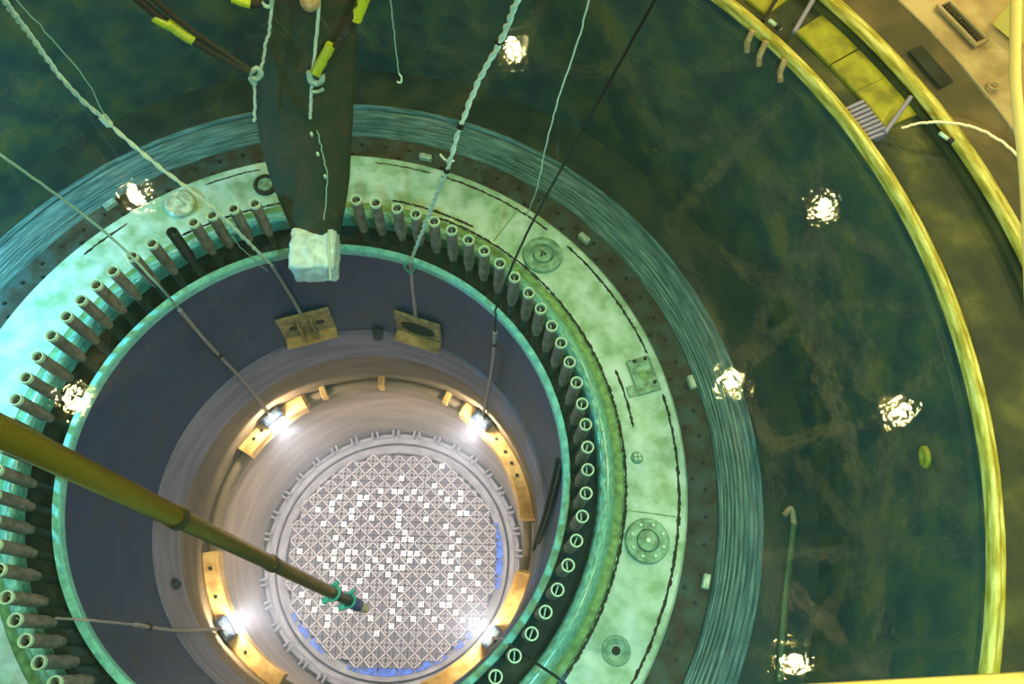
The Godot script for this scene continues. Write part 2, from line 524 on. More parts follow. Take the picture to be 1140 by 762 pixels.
	mb.lathe([Vector2(5.19, -0.5), Vector2(5.19, -0.2), Vector2(5.91, -0.2), Vector2(5.91, -0.5), Vector2(5.19, -0.5)], 0, TAU, 128)
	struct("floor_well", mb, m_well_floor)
	mb = MB.new()
	mb.lathe([Vector2(6.02, 2.5), Vector2(6.02, 2.84), Vector2(6.8, 2.84), Vector2(6.8, 2.98), Vector2(6.9, 2.98), Vector2(6.9, 2.5), Vector2(6.02, 2.5)], 0, TAU, 128)
	struct("floor_trough", mb, m_trough, "murky olive trough between the two yellow curbs")
	mb = MB.new()
	mb.lathe([Vector2(6.9, 2.4), Vector2(6.9, 3.0), Vector2(7.3, 3.1), Vector2(7.3, 2.4), Vector2(6.9, 2.4)], 0, TAU, 128)
	struct("floor_kerb", mb, m_brown, "stained brown kerb strip beside the tan floor")
	# curbs
	mb = MB.new()
	mb.lathe([Vector2(5.90, 2.985), Vector2(5.89, 3.06), Vector2(5.905, 3.1), Vector2(5.93, 3.11), Vector2(5.955, 3.09), Vector2(5.965, 3.07), Vector2(5.985, 3.08), Vector2(6.01, 3.06), Vector2(6.02, 2.985)], 0, TAU, 160, true)
	tag(put("steel_curb", mb, m_curb), "inner yellow steel curb running round the flooded well, nearer the water", "curb")
	mb = MB.new()
	mb.lathe([Vector2(6.79, 2.97), Vector2(6.78, 3.0), Vector2(6.795, 3.04), Vector2(6.82, 3.06), Vector2(6.845, 3.04), Vector2(6.87, 3.05), Vector2(6.91, 3.04), Vector2(6.93, 3.0)], 0, TAU, 160, true)
	tag(put("steel_curb", mb, m_curb), "outer yellow-brown steel curb between the yellow plates and the brown kerb", "curb")

	# ---------------------------------------------------------------- seal ring, dark bolt ring
	mb = MB.new()
	var prof := [Vector2(4.70, -0.2), Vector2(4.71, -0.15)]
	var rr := 4.73
	while rr < 5.13:
		var w := rng.randf_range(0.03, 0.075)
		var hgt := rng.randf_range(-0.155, -0.125)
		prof.append_array([Vector2(rr, -0.165), Vector2(rr + w * 0.3, hgt), Vector2(rr + w * 0.75, hgt), Vector2(rr + w, -0.165)])
		rr += w
	prof.append_array([Vector2(5.17, -0.13), Vector2(5.19, -0.09), Vector2(5.215, -0.09), Vector2(5.23, -0.2)])
	var seal := thing("seal_ring", "ribbed pale blue seal ring round the dark bolt ring on the well floor", "seal ring")
	mb.lathe(prof, 0, TAU, 160)
	put("ribbed_band", mb, m_bellows, seal)
	mb = MB.new()
	mb.lathe([Vector2(4.682, -0.4), Vector2(4.682, -0.17), Vector2(4.69, -0.15), Vector2(4.70, -0.16), Vector2(4.70, -0.25)], 0, TAU, 160)
	put("dark_lip", mb, m_lip, seal)
	var bolt_ring := thing("bolt_ring", "dark steel ring with two rows of bolts between flange and ribbed seal ring", "bolt ring")
	mb = MB.new()
	mb.lathe([Vector2(4.325, -0.5), Vector2(4.325, -0.12), Vector2(4.68, -0.12), Vector2(4.68, -0.5), Vector2(4.325, -0.5)], 0, TAU, 128)
	put("plate", mb, m_floor_dark, bolt_ring)
	mb = MB.new()
	mb.cyl(Vector3(0, 0, 0), Vector3(0, 0.03, 0), 0.024, 0.022, 6)
	var bolt_mesh := mb.mesh(m_black)
	for i in 88:
		var a := TAU * i / 88.0
		var b := put_mesh("bolt", bolt_mesh, bolt_ring)
		b.position = along(a, 4.55, -0.12)
		b.rotation.y = a * 3.0
	for i in 44:
		var b := put_mesh("bolt", bolt_mesh, bolt_ring)
		b.position = along(TAU * (i + 0.3) / 44.0, 4.4, -0.12)
	for q in [[Vector3(2.84, -0.1, -3.465), "above the right round cover"], [Vector3(4.321, -0.1, -1.624), "beside the glint at its right"], [Vector3(4.547, -0.1, 0.73), "lowest on the ring's right"], [Vector3(-3.383, -0.1, -3.122), "left of the pale disc"], [Vector3(0.575, -0.1, -4.427), "behind the thick rope"]]:
		var p: Vector3 = q[0]
		mb = MB.new()
		mb.box(Vector3(0, 0.05, 0), Vector3(0.075, 0.1, 0.17), Basis.IDENTITY, 0.01)
		var cl := put("clip_block", mb, m_pale)
		cl.position = Vector3(p.x, -0.12, p.z)
		cl.rotation.y = -atan2(p.z, p.x)
		tag(cl, "small pale clip block on the dark bolt ring, " + q[1], "clip", "pale clip blocks on the bolt ring")

	# ---------------------------------------------------------------- flange
	var flange := thing("vessel_flange", "broad pale green steel flange round the vessel mouth with dark sealed joints", "flange")
	mb = MB.new()
	mb.lathe([Vector2(3.56, -0.5), Vector2(3.56, -0.02), Vector2(3.565, 0.0), Vector2(4.28, 0.0), Vector2(4.31, -0.03), Vector2(4.32, -0.08), Vector2(4.32, -0.45), Vector2(3.56, -0.5)], 0, TAU, 160)
	var deck := put("deck", mb, m_flange, flange)
	mb = MB.new()
	prof = [Vector2(3.26, -0.1), Vector2(3.25, 0.0), Vector2(3.25, 0.08)]
	for i in 9:
		var a := PI - PI * 0.75 * i / 8.0
		prof.append(Vector2(3.33 + cos(a) * 0.08, 0.1 + sin(a) * 0.08))
	prof.append(Vector2(3.44, 0.05))
	mb.lathe(prof, 0, TAU, 160, true)
	put("bead", mb, m_bead, flange)
	mb = MB.new()
	mb.lathe([Vector2(3.42, -0.3), Vector2(3.44, 0.05), Vector2(3.47, 0.035), Vector2(3.54, 0.02), Vector2(3.57, -0.02)], 0, TAU, 160)
	put("lip_band", mb, m_olive, flange)
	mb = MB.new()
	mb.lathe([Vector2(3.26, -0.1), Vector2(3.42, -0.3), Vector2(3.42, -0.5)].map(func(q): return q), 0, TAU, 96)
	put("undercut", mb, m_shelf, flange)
	for s in [[-46.5, 62.0, 3.58, 0.032], [-77.0, -46.5, 3.585, 0.03], [-86.0, -68.0, 3.66, 0.03], [-130.0, -98.0, 3.6, 0.028], [-26.0, -14.5, 3.74, 0.03], [58.0, 66.0, 3.75, 0.04],
			[-91.0, -80.5, 4.2, 0.02], [-78.5, -56.0, 4.2, 0.025], [-51.5, -27.0, 4.2, 0.028], [-19.5, 62.0, 4.2, 0.032], [-122.0, -112.0, 4.18, 0.02], [-146.0, -137.0, 4.16, 0.03]]:
		put("seal_strip", seal_strip(s[0], s[1], s[2], 0.001, s[3]), m_seal, deck)
	for d in [0.85, -62.80]:
		mb = MB.new()
		var a := deg_to_rad(d)
		mb.box(Vector3(cos(a), 0, sin(a)) * 3.9 + Vector3.UP * 0.002, Vector3(0.55, 0.008, 0.012), Basis(Vector3.UP, -a), 0.002)
		put("seam", mb, m_olive, deck)

	# covers and fittings that stand on the flange
	var cov := thing("round_cover", "round bolted cover plate on the right of the flange, eight bright bolts", "cover", Vector3(3.845, 0, 0.377))
	mb = MB.new()
	mb.lathe([Vector2(0.1, 0.012), Vector2(0.128, 0.012), Vector2(0.13, 0.06), Vector2(0.24, 0.06), Vector2(0.25, 0.05), Vector2(0.255, 0)], 0, TAU, 40)
	var disc := put("plate", mb, m_cover, cov)
	mb = MB.new()
	mb.lathe([Vector2(0.001, 0.075), Vector2(0.105, 0.075), Vector2(0.118, 0.065), Vector2(0.12, 0.0)], 0, TAU, 32)
	var hub := put("hub", mb, m_cover, cov)
	mb = MB.new()
	mb.cyl(Vector3(0, 0.07, 0), Vector3(0, 0.105, 0), 0.03, 0.026, 8)
	put("knob", mb, m_tube_end, hub)
	for i in 8:
		mb = MB.new()
		mb.cyl(Vector3(0, 0, 0), Vector3(0, 0.03, 0), 0.02, 0.017, 6)
		var b := put("bolt", mb, m_tube_end, disc)
		b.position = along(TAU * (i + 0.35) / 8, 0.185, 0.058)
	cov = thing("round_cover", "round blue-green hubbed cover on the flange beside the thin pale line", "cover", Vector3(2.314, 0, -3.096))
	mb = MB.new()
	mb.lathe([Vector2(0.14, 0.02), Vector2(0.145, 0.06), Vector2(0.2, 0.065), Vector2(0.25, 0.05), Vector2(0.262, 0)], 0, TAU, 40)
	put("plate", mb, m_cover, cov)
	mb = MB.new()
	mb.lathe([Vector2(0.001, 0.05), Vector2(0.11, 0.055), Vector2(0.13, 0.0)], 0, TAU, 32)
	put("hub", mb, m_cover, cov)
	for i in 3:
		mb = MB.new()
		mb.ball(along(TAU * i / 3, 0.025, 0.065), Vector3(0.018, 0.02, 0.018), 6)
		put("bolt", mb, m_dark, cov)
	cov = thing("drain_cup", "small round drain cup with dark centre at the flange's lower right", "drain cup", Vector3(3.57, 0, 1.571))
	mb = MB.new()
	mb.lathe([Vector2(0.06, 0.004), Vector2(0.1, 0.01), Vector2(0.13, 0.025), Vector2(0.15, 0.02), Vector2(0.16, 0.0)], 0, TAU, 32)
	put("collar", mb, m_cover, cov)
	mb = MB.new()
	mb.cyl(Vector3(0, 0, 0), Vector3(0, 0.03, 0), 0.05, 0.045, 14)
	put("plug", mb, m_seal, cov)
	cov = thing("round_disc", "pale round disc on the flange's upper left edge beside the thick rope", "disc", Vector3(-2.445, 0.02, -3.193))
	mb = MB.new()
	mb.lathe([Vector2(0.001, 0.06), Vector2(0.17, 0.06), Vector2(0.195, 0.045), Vector2(0.2, -0.02)], 0, TAU, 32)
	put("plate", mb, m_pale, cov)
	mb = MB.new()
	mb.box(Vector3(0.02, 0.065, -0.02), Vector3(0.2, 0.01, 0.012), Basis(Vector3.UP, -0.6), 0.002)
	put("handle", mb, m_cover, cov)
	cov = thing("ring_fitting", "round ring fitting with dark gap on the flange, left of the hanging chute", "ring fitting", Vector3(-1.434, 0, -3.639))
	mb = MB.new()
	mb.lathe([Vector2(0.11, 0), Vector2(0.115, 0.05), Vector2(0.15, 0.05), Vector2(0.155, 0.0)], 0, TAU, 28)
	put("collar", mb, m_seal, cov)
	mb = MB.new()
	mb.lathe([Vector2(0.001, 0.045), Vector2(0.095, 0.045), Vector2(0.1, 0)], 0, TAU, 28)
	put("hub", mb, m_cover, cov)
	cov = thing("cross_valve", "small bright cross-headed fitting on the flange above the bolted cover", "fitting", Vector3(3.682, 0, -0.574))
	mb = MB.new()
	mb.lathe([Vector2(0.001, 0.02), Vector2(0.06, 0.02), Vector2(0.075, 0)], 0, TAU, 20)
	put("base", mb, m_cover, cov)
	for i in 4:
		mb = MB.new()
		mb.ball(along(TAU * i / 4 + 0.6, 0.032, 0.04), Vector3(0.022, 0.025, 0.022), 8)
		put("knob", mb, m_tube_end, cov)
	cov = thing("rectangular_cover", "rectangular pale cover plate with dark bolts on the flange's right shoulder", "cover", Vector3(3.706, 0, -1.605), deg_to_rad(23.0))
	mb = MB.new()
	mb.box(Vector3(0, 0.02, 0), Vector3(0.3, 0.04, 0.46), Basis.IDENTITY, 0.01)
	mb.box(Vector3(-0.17, 0.012, 0.15), Vector3(0.18, 0.024, 0.14), Basis.IDENTITY, 0.008)
	put("plate", mb, m_cover, cov)
	for q in [Vector3(-0.05, 0.04, -0.2), Vector3(0.09, 0.04, -0.2), Vector3(0.1, 0.04, 0.12)]:
		mb = MB.new()
		mb.cyl(q, q + Vector3.UP * 0.025, 0.026, 0.022, 6)
		put("bolt", mb, m_shelf, cov)
	mb = MB.new()
	mb.lathe([Vector2(0.001, 0.048), Vector2(0.06, 0.046), Vector2(0.07, 0.04)], 0, TAU, 16)
	put("cap", mb, m_olive, cov)

	# ---------------------------------------------------------------- vessel
	var vessel := thing("reactor_vessel", "deep round steel vessel, blue-grey above and brown below, with teal rim", "vessel")
	mb = MB.new()
	mb.lathe([Vector2(2.86, -2.84), Vector2(2.86, -0.06), Vector2(2.84, -0.05), Vector2(2.84, -0.03), Vector2(2.86, 0.0), Vector2(2.925, 0.0), Vector2(2.935, -0.02), Vector2(2.935, -0.4)], 0, TAU, 160)
	# the rim is a part of its own; the wall below it another
	var rim := MB.new()
	rim.lathe([Vector2(2.85, -0.14), Vector2(2.845, -0.02), Vector2(2.86, 0.0), Vector2(2.925, 0.0), Vector2(2.935, -0.02), Vector2(2.935, -0.4)], 0, TAU, 160)
	put("rim", rim, m_rim, vessel)
	mb = MB.new()
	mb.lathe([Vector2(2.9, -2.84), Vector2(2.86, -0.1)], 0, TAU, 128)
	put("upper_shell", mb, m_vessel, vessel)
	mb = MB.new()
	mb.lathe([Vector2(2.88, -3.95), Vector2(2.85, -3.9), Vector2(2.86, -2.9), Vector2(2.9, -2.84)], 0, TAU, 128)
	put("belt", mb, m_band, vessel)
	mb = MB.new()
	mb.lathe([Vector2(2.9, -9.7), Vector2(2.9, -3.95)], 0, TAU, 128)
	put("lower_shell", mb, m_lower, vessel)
	mb = MB.new()
	mb.lathe([Vector2(0.001, -9.7), Vector2(3.0, -9.7), Vector2(3.0, -9.8), Vector2(0.001, -9.8)], 0, TAU, 64)
	struct("floor_vessel", mb, m_lower)
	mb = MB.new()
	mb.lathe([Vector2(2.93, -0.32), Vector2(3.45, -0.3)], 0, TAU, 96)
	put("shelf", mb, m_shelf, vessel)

	for q in [[Vector3(-0.114, -2.748, -2.868), Vector3(-0.118, -2.887, -2.798), 0.09], [Vector3(-2.555, -3.453, 1.308), Vector3(-2.464, -3.368, 1.33), 0.08]]:
		mb = MB.new()
		mb.cyl(q[0], q[1], q[2], q[2] * 0.9, 14)
		put("nozzle_plug", mb, m_core_dark, vessel)
	for q in [[Vector3(2.775, -0.261, -0.502), Vector3(2.813, -2.168, -0.197), Vector3(2.819, -4.205, 0.083)], [Vector3(2.814, -0.114, -0.385), Vector3(2.838, -1.641, -0.112), Vector3(2.839, -3.311, 0.079)]]:
		put("wall_rod", rope(q, 0.03, 6, 0.0), m_dark, vessel)

	# stud tubes on the shelf
	var outer := MB.new()
	outer.lathe([Vector2(0.05, 0.3), Vector2(0.05, 0.98)], 0, TAU, 18, true)
	outer.lathe([Vector2(0.066, 0.98), Vector2(0.066, 0.42), Vector2(0.052, 0.4)], 0, TAU, 18)
	var outer_mesh := outer.mesh(m_tube)
	var end := MB.new()
	end.lathe([Vector2(0.05, 0.97), Vector2(0.051, 1.01), Vector2(0.055, 1.02), Vector2(0.063, 1.02), Vector2(0.068, 1.01), Vector2(0.068, 0.97)], 0, TAU, 20)
	var end_mesh := end.mesh(m_tube_end)
	var vane := MB.new()
	vane.box(Vector3(0, 0.82, 0), Vector3(0.1, 0.2, 0.014), Basis.IDENTITY, 0.003)
	var vane_mesh := vane.mesh(m_tube_end)
	var stud := MB.new()
	stud.cyl(Vector3(0, -0.32, 0), Vector3(0, 0.5, 0), 0.048, 0.044, 14)
	stud.cyl(Vector3(0, -0.3, 0), Vector3(0, -0.18, 0), 0.075, 0.075, 6)
	var stud_mesh := stud.mesh(m_shelf)
	var proto: Node3D = null
	var right := [-89.4, -84.9, -79.9, -75.4, -70.9, -66.4, -61.9, -57.5, -52.9, -48.3, -43.5, -39.0, -34.4, -30.1, -25.5, -20.8, -16.1, -11.7, -7.0, -2.4, 2.3, 6.9, 11.7, 16.6, 21.5, 26.1, 30.7, 35.6, 40.5, 45.2, 50.0, 54.8]
	var left := [-111.9, -116.6, -121.4, -125.6, -130.5, -135.3, -140.1, -145.1, -149.5, -153.8, -158.2, -163.0, -168.0, -172.7, -177.4, -182.1, -186.9, -191.6, -196.4, -201.2, -206.0, -210.8, -216.2, -220.8, -225.1, -229.9, -234.7]
	for side in 2:
		var list: Array = [right, left][side]
		for k in list.size():
			var o: Node3D
			if proto == null:
				o = thing("stud_tube", "", "tube")
				var sleeve := put_mesh("sleeve", outer_mesh, o)
				put_mesh("end_ring", end_mesh, sleeve)
				put_mesh("vane", vane_mesh, sleeve)
				put_mesh("stud", stud_mesh, o)
				proto = o
			else:
				o = proto.duplicate()
				o.name = numbered("stud_tube")
				add_child(o, true)
			var a := deg_to_rad(list[k])
			o.position = along(a, 3.0, 0.0)
			o.rotation.y = rng.randf_range(1.3, 1.8) - a * 0.25
			if side == 1 and k == 4:   # one stands black among the grey ones
				o.get_node("sleeve").material_override = m_black
				o.get_node("sleeve/end_ring").material_override = m_dark
				tag(o, "black stud tube among the grey ones, below the pale round disc", "tube", "stud tubes round the vessel mouth")
				continue
			tag(o, "open grey stud tube with pale end ring, %s %s the hanging chute" % [nth(k + 1), ["clockwise from", "counter-clockwise from"][side]], "tube", "stud tubes round the vessel mouth")

	# wall bracket boxes and the poles that end in them
	for w in 2:
		var mid := deg_to_rad([-113.0, -77.8][w])
		var tg := Vector3(-sin(mid), 0, cos(mid))
		var inw := -Vector3(cos(mid), 0, sin(mid))
		var bb := Basis(tg, Vector3.UP, tg.cross(Vector3.UP))
		var wid: float = [0.8, 0.74][w]
		var br := thing("wall_bracket", ["tan steel wall bracket with two upright lugs, below the white wrapped block", "tan steel wall bracket with a dark oval socket, below the thick pale rope"][w], "bracket", along(mid, 2.85, -2.15))
		mb = MB.new()
		mb.box(inw * 0.025, Vector3(wid, 0.72, 0.05), bb, 0.01)
		put("back_plate", mb, m_bracket, br)
		mb = MB.new()
		mb.box(inw * 0.12 + Vector3.DOWN * 0.35, Vector3(wid, 0.04, 0.2), bb, 0.01)
		put("foot_plate", mb, m_gold, br)
		if w == 0:
			for s in [-1.0, 1.0]:
				mb = MB.new()
				mb.box(inw * 0.12 + tg * 0.1 * s, Vector3(0.03, 0.6, 0.16), bb, 0.008)
				put("lug", mb, m_bracket, br)
				mb = MB.new()
				mb.cyl(inw * 0.045 + tg * 0.2 * s, inw * 0.056 + tg * 0.2 * s, 0.07, 0.07, 14)
				put("hole", mb, m_black, br)
		else:
			mb = MB.new()
			mb.xf = Transform3D(bb.scaled_local(Vector3(1.0, 0.62, 1.0)), Vector3.ZERO)
			mb.torus(Vector3(0, 0, 0.055), Vector3(0, 0, 1), 0.25, 0.025, 24, 6)
			mb.cyl(Vector3(0, 0, 0.045), Vector3(0, 0, 0.058), 0.24, 0.24, 24)
			put("socket", mb, m_shelf, br)

	# sparger header: a box-shaped ring pipe on the vessel wall
	var header := thing("sparger_header", "tan ring header on the vessel wall, glowing gold beside the underwater lamps", "header")
	for s in [[-156.0, -127.0], [-62.0, -12.0], [8.0, 62.0], [112.0, 166.0]]:
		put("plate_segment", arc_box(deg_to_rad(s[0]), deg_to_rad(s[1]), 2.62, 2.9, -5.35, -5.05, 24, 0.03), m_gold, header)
	for s in [[-127.0, -62.0, 2.8], [-12.0, 8.0, 2.76], [62.0, 112.0, 2.78], [166.0, 204.0, 2.78]]:
		var pts := []
		for i in 19:
			pts.append(along(deg_to_rad(lerpf(s[0], s[1], i / 18.0)), s[2], -5.25))
		mb = MB.new()
		mb.tube(pts, [0.08], 10)
		put("pipe", mb, m_lower, header)
	for d in [-127.0, -119.0, -96.5, -70.0, -62.0, -12.0, 8.0]:
		mb = MB.new()
		var a := deg_to_rad(d)
		mb.box(along(a, 2.8, -5.23), Vector3(0.22, 0.26, 0.12), Basis(Vector3.UP, -a), 0.02)
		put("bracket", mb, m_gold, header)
	for d in [-150.0, -146.0, -44.0, -38.0, -33.0, -28.0, 128.0, 150.0, 160.0]:
		mb = MB.new()
		var a := deg_to_rad(d)
		mb.cyl(along(a, 2.76, -5.055), along(a, 2.76, -5.035), 0.035, 0.03, 8)
		put("plug", mb, m_dark, header)
	mb = MB.new()
	var hp := []
	for i in 25:
		hp.append(along(deg_to_rad(lerpf(-160.0, 200.0, i / 24.0)), 2.84, -5.8))
	mb.lathe([Vector2(2.9, -5.92), Vector2(2.82, -5.88), Vector2(2.82, -5.76), Vector2(2.9, -5.72)], 0, TAU, 96)
	put("lower_ring", mb, m_lower, header)

	# ---------------------------------------------------------------- core
	var ring := thing("core_ring", "pale steel ring round the fuel grid with pairs of upright lugs", "core ring")
	mb = MB.new()
	mb.lathe([Vector2(2.62, -9.3), Vector2(2.6, -9.1), Vector2(2.62, -9.07), Vector2(2.7, -9.07), Vector2(2.71, -9.1), Vector2(2.73, -9.1), Vector2(2.74, -9.07), Vector2(2.82, -9.08), Vector2(2.83, -9.12), Vector2(2.83, -9.6)], 0, TAU, 128)
	var band := put("outer_band", mb, m_core_ring, ring)
	mb = MB.new()
	mb.lathe([Vector2(2.36, -9.4), Vector2(2.36, -9.1), Vector2(2.38, -9.08), Vector2(2.55, -9.08), Vector2(2.56, -9.12), Vector2(2.56, -9.4)], 0, TAU, 128)
	put("inner_band", mb, m_core_ring, ring)
	mb = MB.new()
	mb.lathe([Vector2(0.001, -9.34), Vector2(2.62, -9.34)], 0, TAU, 64)
	put("base", mb, m_core_dark, ring)
	mb = MB.new()
	mb.lathe([Vector2(0.001, -9.045), Vector2(2.26, -9.045), Vector2(2.28, -9.06), Vector2(2.28, -9.3)], 0, TAU, 64)
	put("top_guide", mb, m_guide, ring)
	mb = MB.new()
	mb.box(Vector3(0.05, 0.05, -0.06), Vector3(0.14, 0.26, 0.04), Basis.IDENTITY, 0.008)
	mb.box(Vector3(0.05, 0.05, 0.06), Vector3(0.14, 0.26, 0.04), Basis.IDENTITY, 0.008)
	var lug_mesh := mb.mesh(m_core_ring)
	for i in 36:
		var a := TAU * (i + 0.2) / 36.0
		var l := put_mesh("lug", lug_mesh, band)
		l.position = along(a, 2.76, -9.06)
		l.rotation.y = -a
	for d in [-98.0, -94.0, -102.0, -48.0, -142.0]:
		mb = MB.new()
		var a := deg_to_rad(d)
		mb.box(along(a, 2.31, -9.1), Vector3(0.07, 0.06, 0.1), Basis(Vector3.UP, -a), 0.01)
		put("stop_block", mb, m_core_dark, ring)
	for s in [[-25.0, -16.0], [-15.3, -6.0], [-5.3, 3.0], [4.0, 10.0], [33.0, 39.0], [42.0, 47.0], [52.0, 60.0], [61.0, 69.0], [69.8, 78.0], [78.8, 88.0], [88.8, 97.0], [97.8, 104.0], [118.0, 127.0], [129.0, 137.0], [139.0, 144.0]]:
		put("blue_glow_pad", arc_box(deg_to_rad(s[0]), deg_to_rad(s[1]), 2.29, 2.45, -9.2, -9.05, 6, 0.006), m_blue, ring)

	# fuel bundles: open square channel, handle across the corner, fastener
	var rows := [
	"....................#.........",
	".....................#........",
	"..............................",
	"...............#..............",
	"........#...........#.........",
	"............#.##.#...#..#.....",
	"......#..##.....#.#...#.#.....",
	".....#...#..#......#...#......",
	"...#.#..#......#........##....",
	"........#..#...#...#..........",
	"....#..#.......#......#.......",
	"........#.......#......#......",
	"......#.......#.##......#.....",
	".......#.....#.#.......#......",
	".#....#.##.#....###...#.#.....",
	"....#.#.#...#.#..#.#..##...#..",
	".....#.#.#.#.#.##.......#.....",
	"......#....#..#........#..#...",
	"..#.......#....#.....#.#...#..",
	"........#.......#...#....#....",
	"..#........#...#.......#..#...",
	"...#.#..........#..#..##......",
	"....#..#.#.....#....#...#.....",
	"......#.....#...#.#..#...#....",
	"......#........#......#.......",
	".............#................",
	"..............................",
	"..............................",
	"..............................",
	".............................."]
	var pitch := 0.1525
	var yaw := -0.0956
	var e1 := Vector3(cos(yaw), 0, sin(yaw))
	var e2 := Vector3(-sin(yaw), 0, cos(yaw))
	var body := [[], []]
	var grips := []
	for kind in 2:
		mb = MB.new()
		for s in 4:
			var b := Basis(Vector3.UP, s * PI / 2)
			mb.box(b * Vector3(0, -0.03, 0.064), Vector3(0.134, 0.06, 0.006), b, 0.001)
		mb.flat(Vector3(-0.062, -0.02, -0.062), Vector3(0.062, -0.02, -0.062), Vector3(0.062, -0.02, 0.062), Vector3(-0.062, -0.02, 0.062), Vector3.UP)
		body[kind] = mb.mesh(m_fuel)
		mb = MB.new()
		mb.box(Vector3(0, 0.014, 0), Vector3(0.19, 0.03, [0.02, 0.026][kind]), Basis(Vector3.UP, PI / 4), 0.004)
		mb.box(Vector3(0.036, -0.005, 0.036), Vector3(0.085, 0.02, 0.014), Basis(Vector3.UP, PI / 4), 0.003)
		if kind == 1:   # a clean new bundle: lamp highlights put in white on cross bar and ring
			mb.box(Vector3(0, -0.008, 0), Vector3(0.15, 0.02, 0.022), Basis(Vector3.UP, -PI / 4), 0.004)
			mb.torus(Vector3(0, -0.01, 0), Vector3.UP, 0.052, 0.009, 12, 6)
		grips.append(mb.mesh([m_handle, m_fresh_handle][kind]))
	var spots := []
	for j in 30:
		var count := 0
		for i in 30:
			var x := (i - 14.5) * pitch
			var z := (j - 14.5) * pitch
			if Vector2(i - 14.5, j - 14.5).length() > 15.45:
				continue
			count += 1
			var fresh: bool = rows[j][i] == "#"
			spots.append([e1 * x + e2 * z + Vector3.UP * -8.98, i, j, fresh, count])
	var order := spots.duplicate()
	order.sort_custom(func(a, b): return (a[0] as Vector3).distance_squared_to(cam.position) - (100.0 if a[3] else 0.0) < (b[0] as Vector3).distance_squared_to(cam.position) - (100.0 if b[3] else 0.0))
	var firsts := {}
	var crowd := []
	for k in order.size():
		var s: Array = order[k]
		var kind := 1 if s[3] else 0
		# the handle lies across the corner that faces the middle of its control cell of four
		var quarter := PI if (s[1] % 2 == 1 and s[2] % 2 == 1) else 0.0
		if s[1] % 2 == 1 and s[2] % 2 == 0:
			quarter = PI / 2
		elif s[1] % 2 == 0 and s[2] % 2 == 1:
			quarter = -PI / 2
		var turn := -yaw + quarter + PI * 0.0
		turn = -yaw + {0: 0.0, 1: -PI / 2, 2: PI / 2, 3: PI}[(s[1] % 2) + 2 * (s[2] % 2)]
		if k >= 300:
			crowd.append(Transform3D(Basis(Vector3.UP, turn), s[0]))
			continue
		var o: Node3D
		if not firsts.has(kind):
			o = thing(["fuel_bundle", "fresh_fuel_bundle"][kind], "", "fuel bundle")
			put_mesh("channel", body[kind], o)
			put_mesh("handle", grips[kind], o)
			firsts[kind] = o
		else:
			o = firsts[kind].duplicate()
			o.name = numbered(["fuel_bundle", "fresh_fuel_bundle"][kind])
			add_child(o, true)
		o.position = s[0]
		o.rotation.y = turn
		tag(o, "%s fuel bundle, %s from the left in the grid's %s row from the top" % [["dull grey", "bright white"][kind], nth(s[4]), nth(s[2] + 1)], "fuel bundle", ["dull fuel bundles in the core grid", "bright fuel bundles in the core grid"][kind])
	var rest := Node3D.new()
	rest.name = "outer_fuel_bundles"
	add_child(rest)
	rest.set_meta("label", "remaining dull grey fuel bundles of the core grid, towards its far rim")
	rest.set_meta("category", "fuel bundles")
	rest.set_meta("kind", "stuff")
	for w in 2:
		var mm := MultiMesh.new()
		mm.transform_format = MultiMesh.TRANSFORM_3D
		mm.mesh = [body[0], grips[0]][w]
		mm.instance_count = crowd.size()
		for k in crowd.size():
			mm.set_instance_transform(k, crowd[k])
		var mi := MultiMeshInstance3D.new()
		mi.name = ["channels", "handles"][w]
		mi.multimesh = mm
		mi.set_meta("kind", "stuff")
		rest.add_child(mi)

	# ---------------------------------------------------------------- underwater lamps in the vessel
	var lamp_glow := StandardMaterial3D.new()
	lamp_glow.resource_name = "underwater_lamp_glow"
	lamp_glow.albedo_color = Color(1, 1, 1)
	lamp_glow.emission_enabled = true
	lamp_glow.emission = Color(0.5, 0.78, 1.0)
	lamp_glow.emission_energy_multiplier = 0.7
	var lamps := [
		[-140.0, "blue-grey underwater lamp in the gold header, upper left, on a thin grey pole", [Vector3(-2.063, -2.978, -1.772), Vector3(-2.087, -1.097, -1.745), Vector3(-2.081, -0.025, -1.751)], [Vector3(-2.081, -0.025, -1.751), Vector3(-2.006, 0.5, -1.688), Vector3(-1.926, 1.1, -1.614), Vector3(-2.238, 1.5, -1.834), Vector3(-2.49, 2.2, -1.893), Vector3(-2.671, 3.2, -1.815)], m_line],
		[-52.5, "blue underwater lamp on the gold header, upper right, on a dark pole", [Vector3(1.819, -1.528, -2.022), Vector3(1.825, -0.163, -2.017)], [Vector3(1.825, -0.163, -2.017), Vector3(1.817, 0.1, -2.125), Vector3(1.827, 0.7, -2.001), Vector3(1.989, 1.3, -2.355), Vector3(2.243, 1.9, -2.827), Vector3(2.636, 3, -3.304), Vector3(2.896, 4.2, -3.358)], m_black],
		[138.0, "dark blue underwater lamp over the gold header, lower left, on a level pole", [Vector3(-1.912, -2.382, 1.935), Vector3(-1.943, -0.941, 1.904)], [Vector3(-1.943, -0.941, 1.904), Vector3(-1.976, -0.066, 1.898), Vector3(-2.146, 0.1, 1.906), Vector3(-2.216, 0.3, 1.912)], m_pole],
		[33.0, "pale blue underwater lamp tucked under the teal rim, lower right, on a black cable", [Vector3(2.441, -2.6, 1.554), Vector3(2.428, -0.3, 1.625)], [Vector3(2.428, -0.3, 1.625), Vector3(2.465, 0.5, 1.68), Vector3(2.834, 1.4, 1.891), Vector3(3.042, 2.2, 2.068)], m_black]]
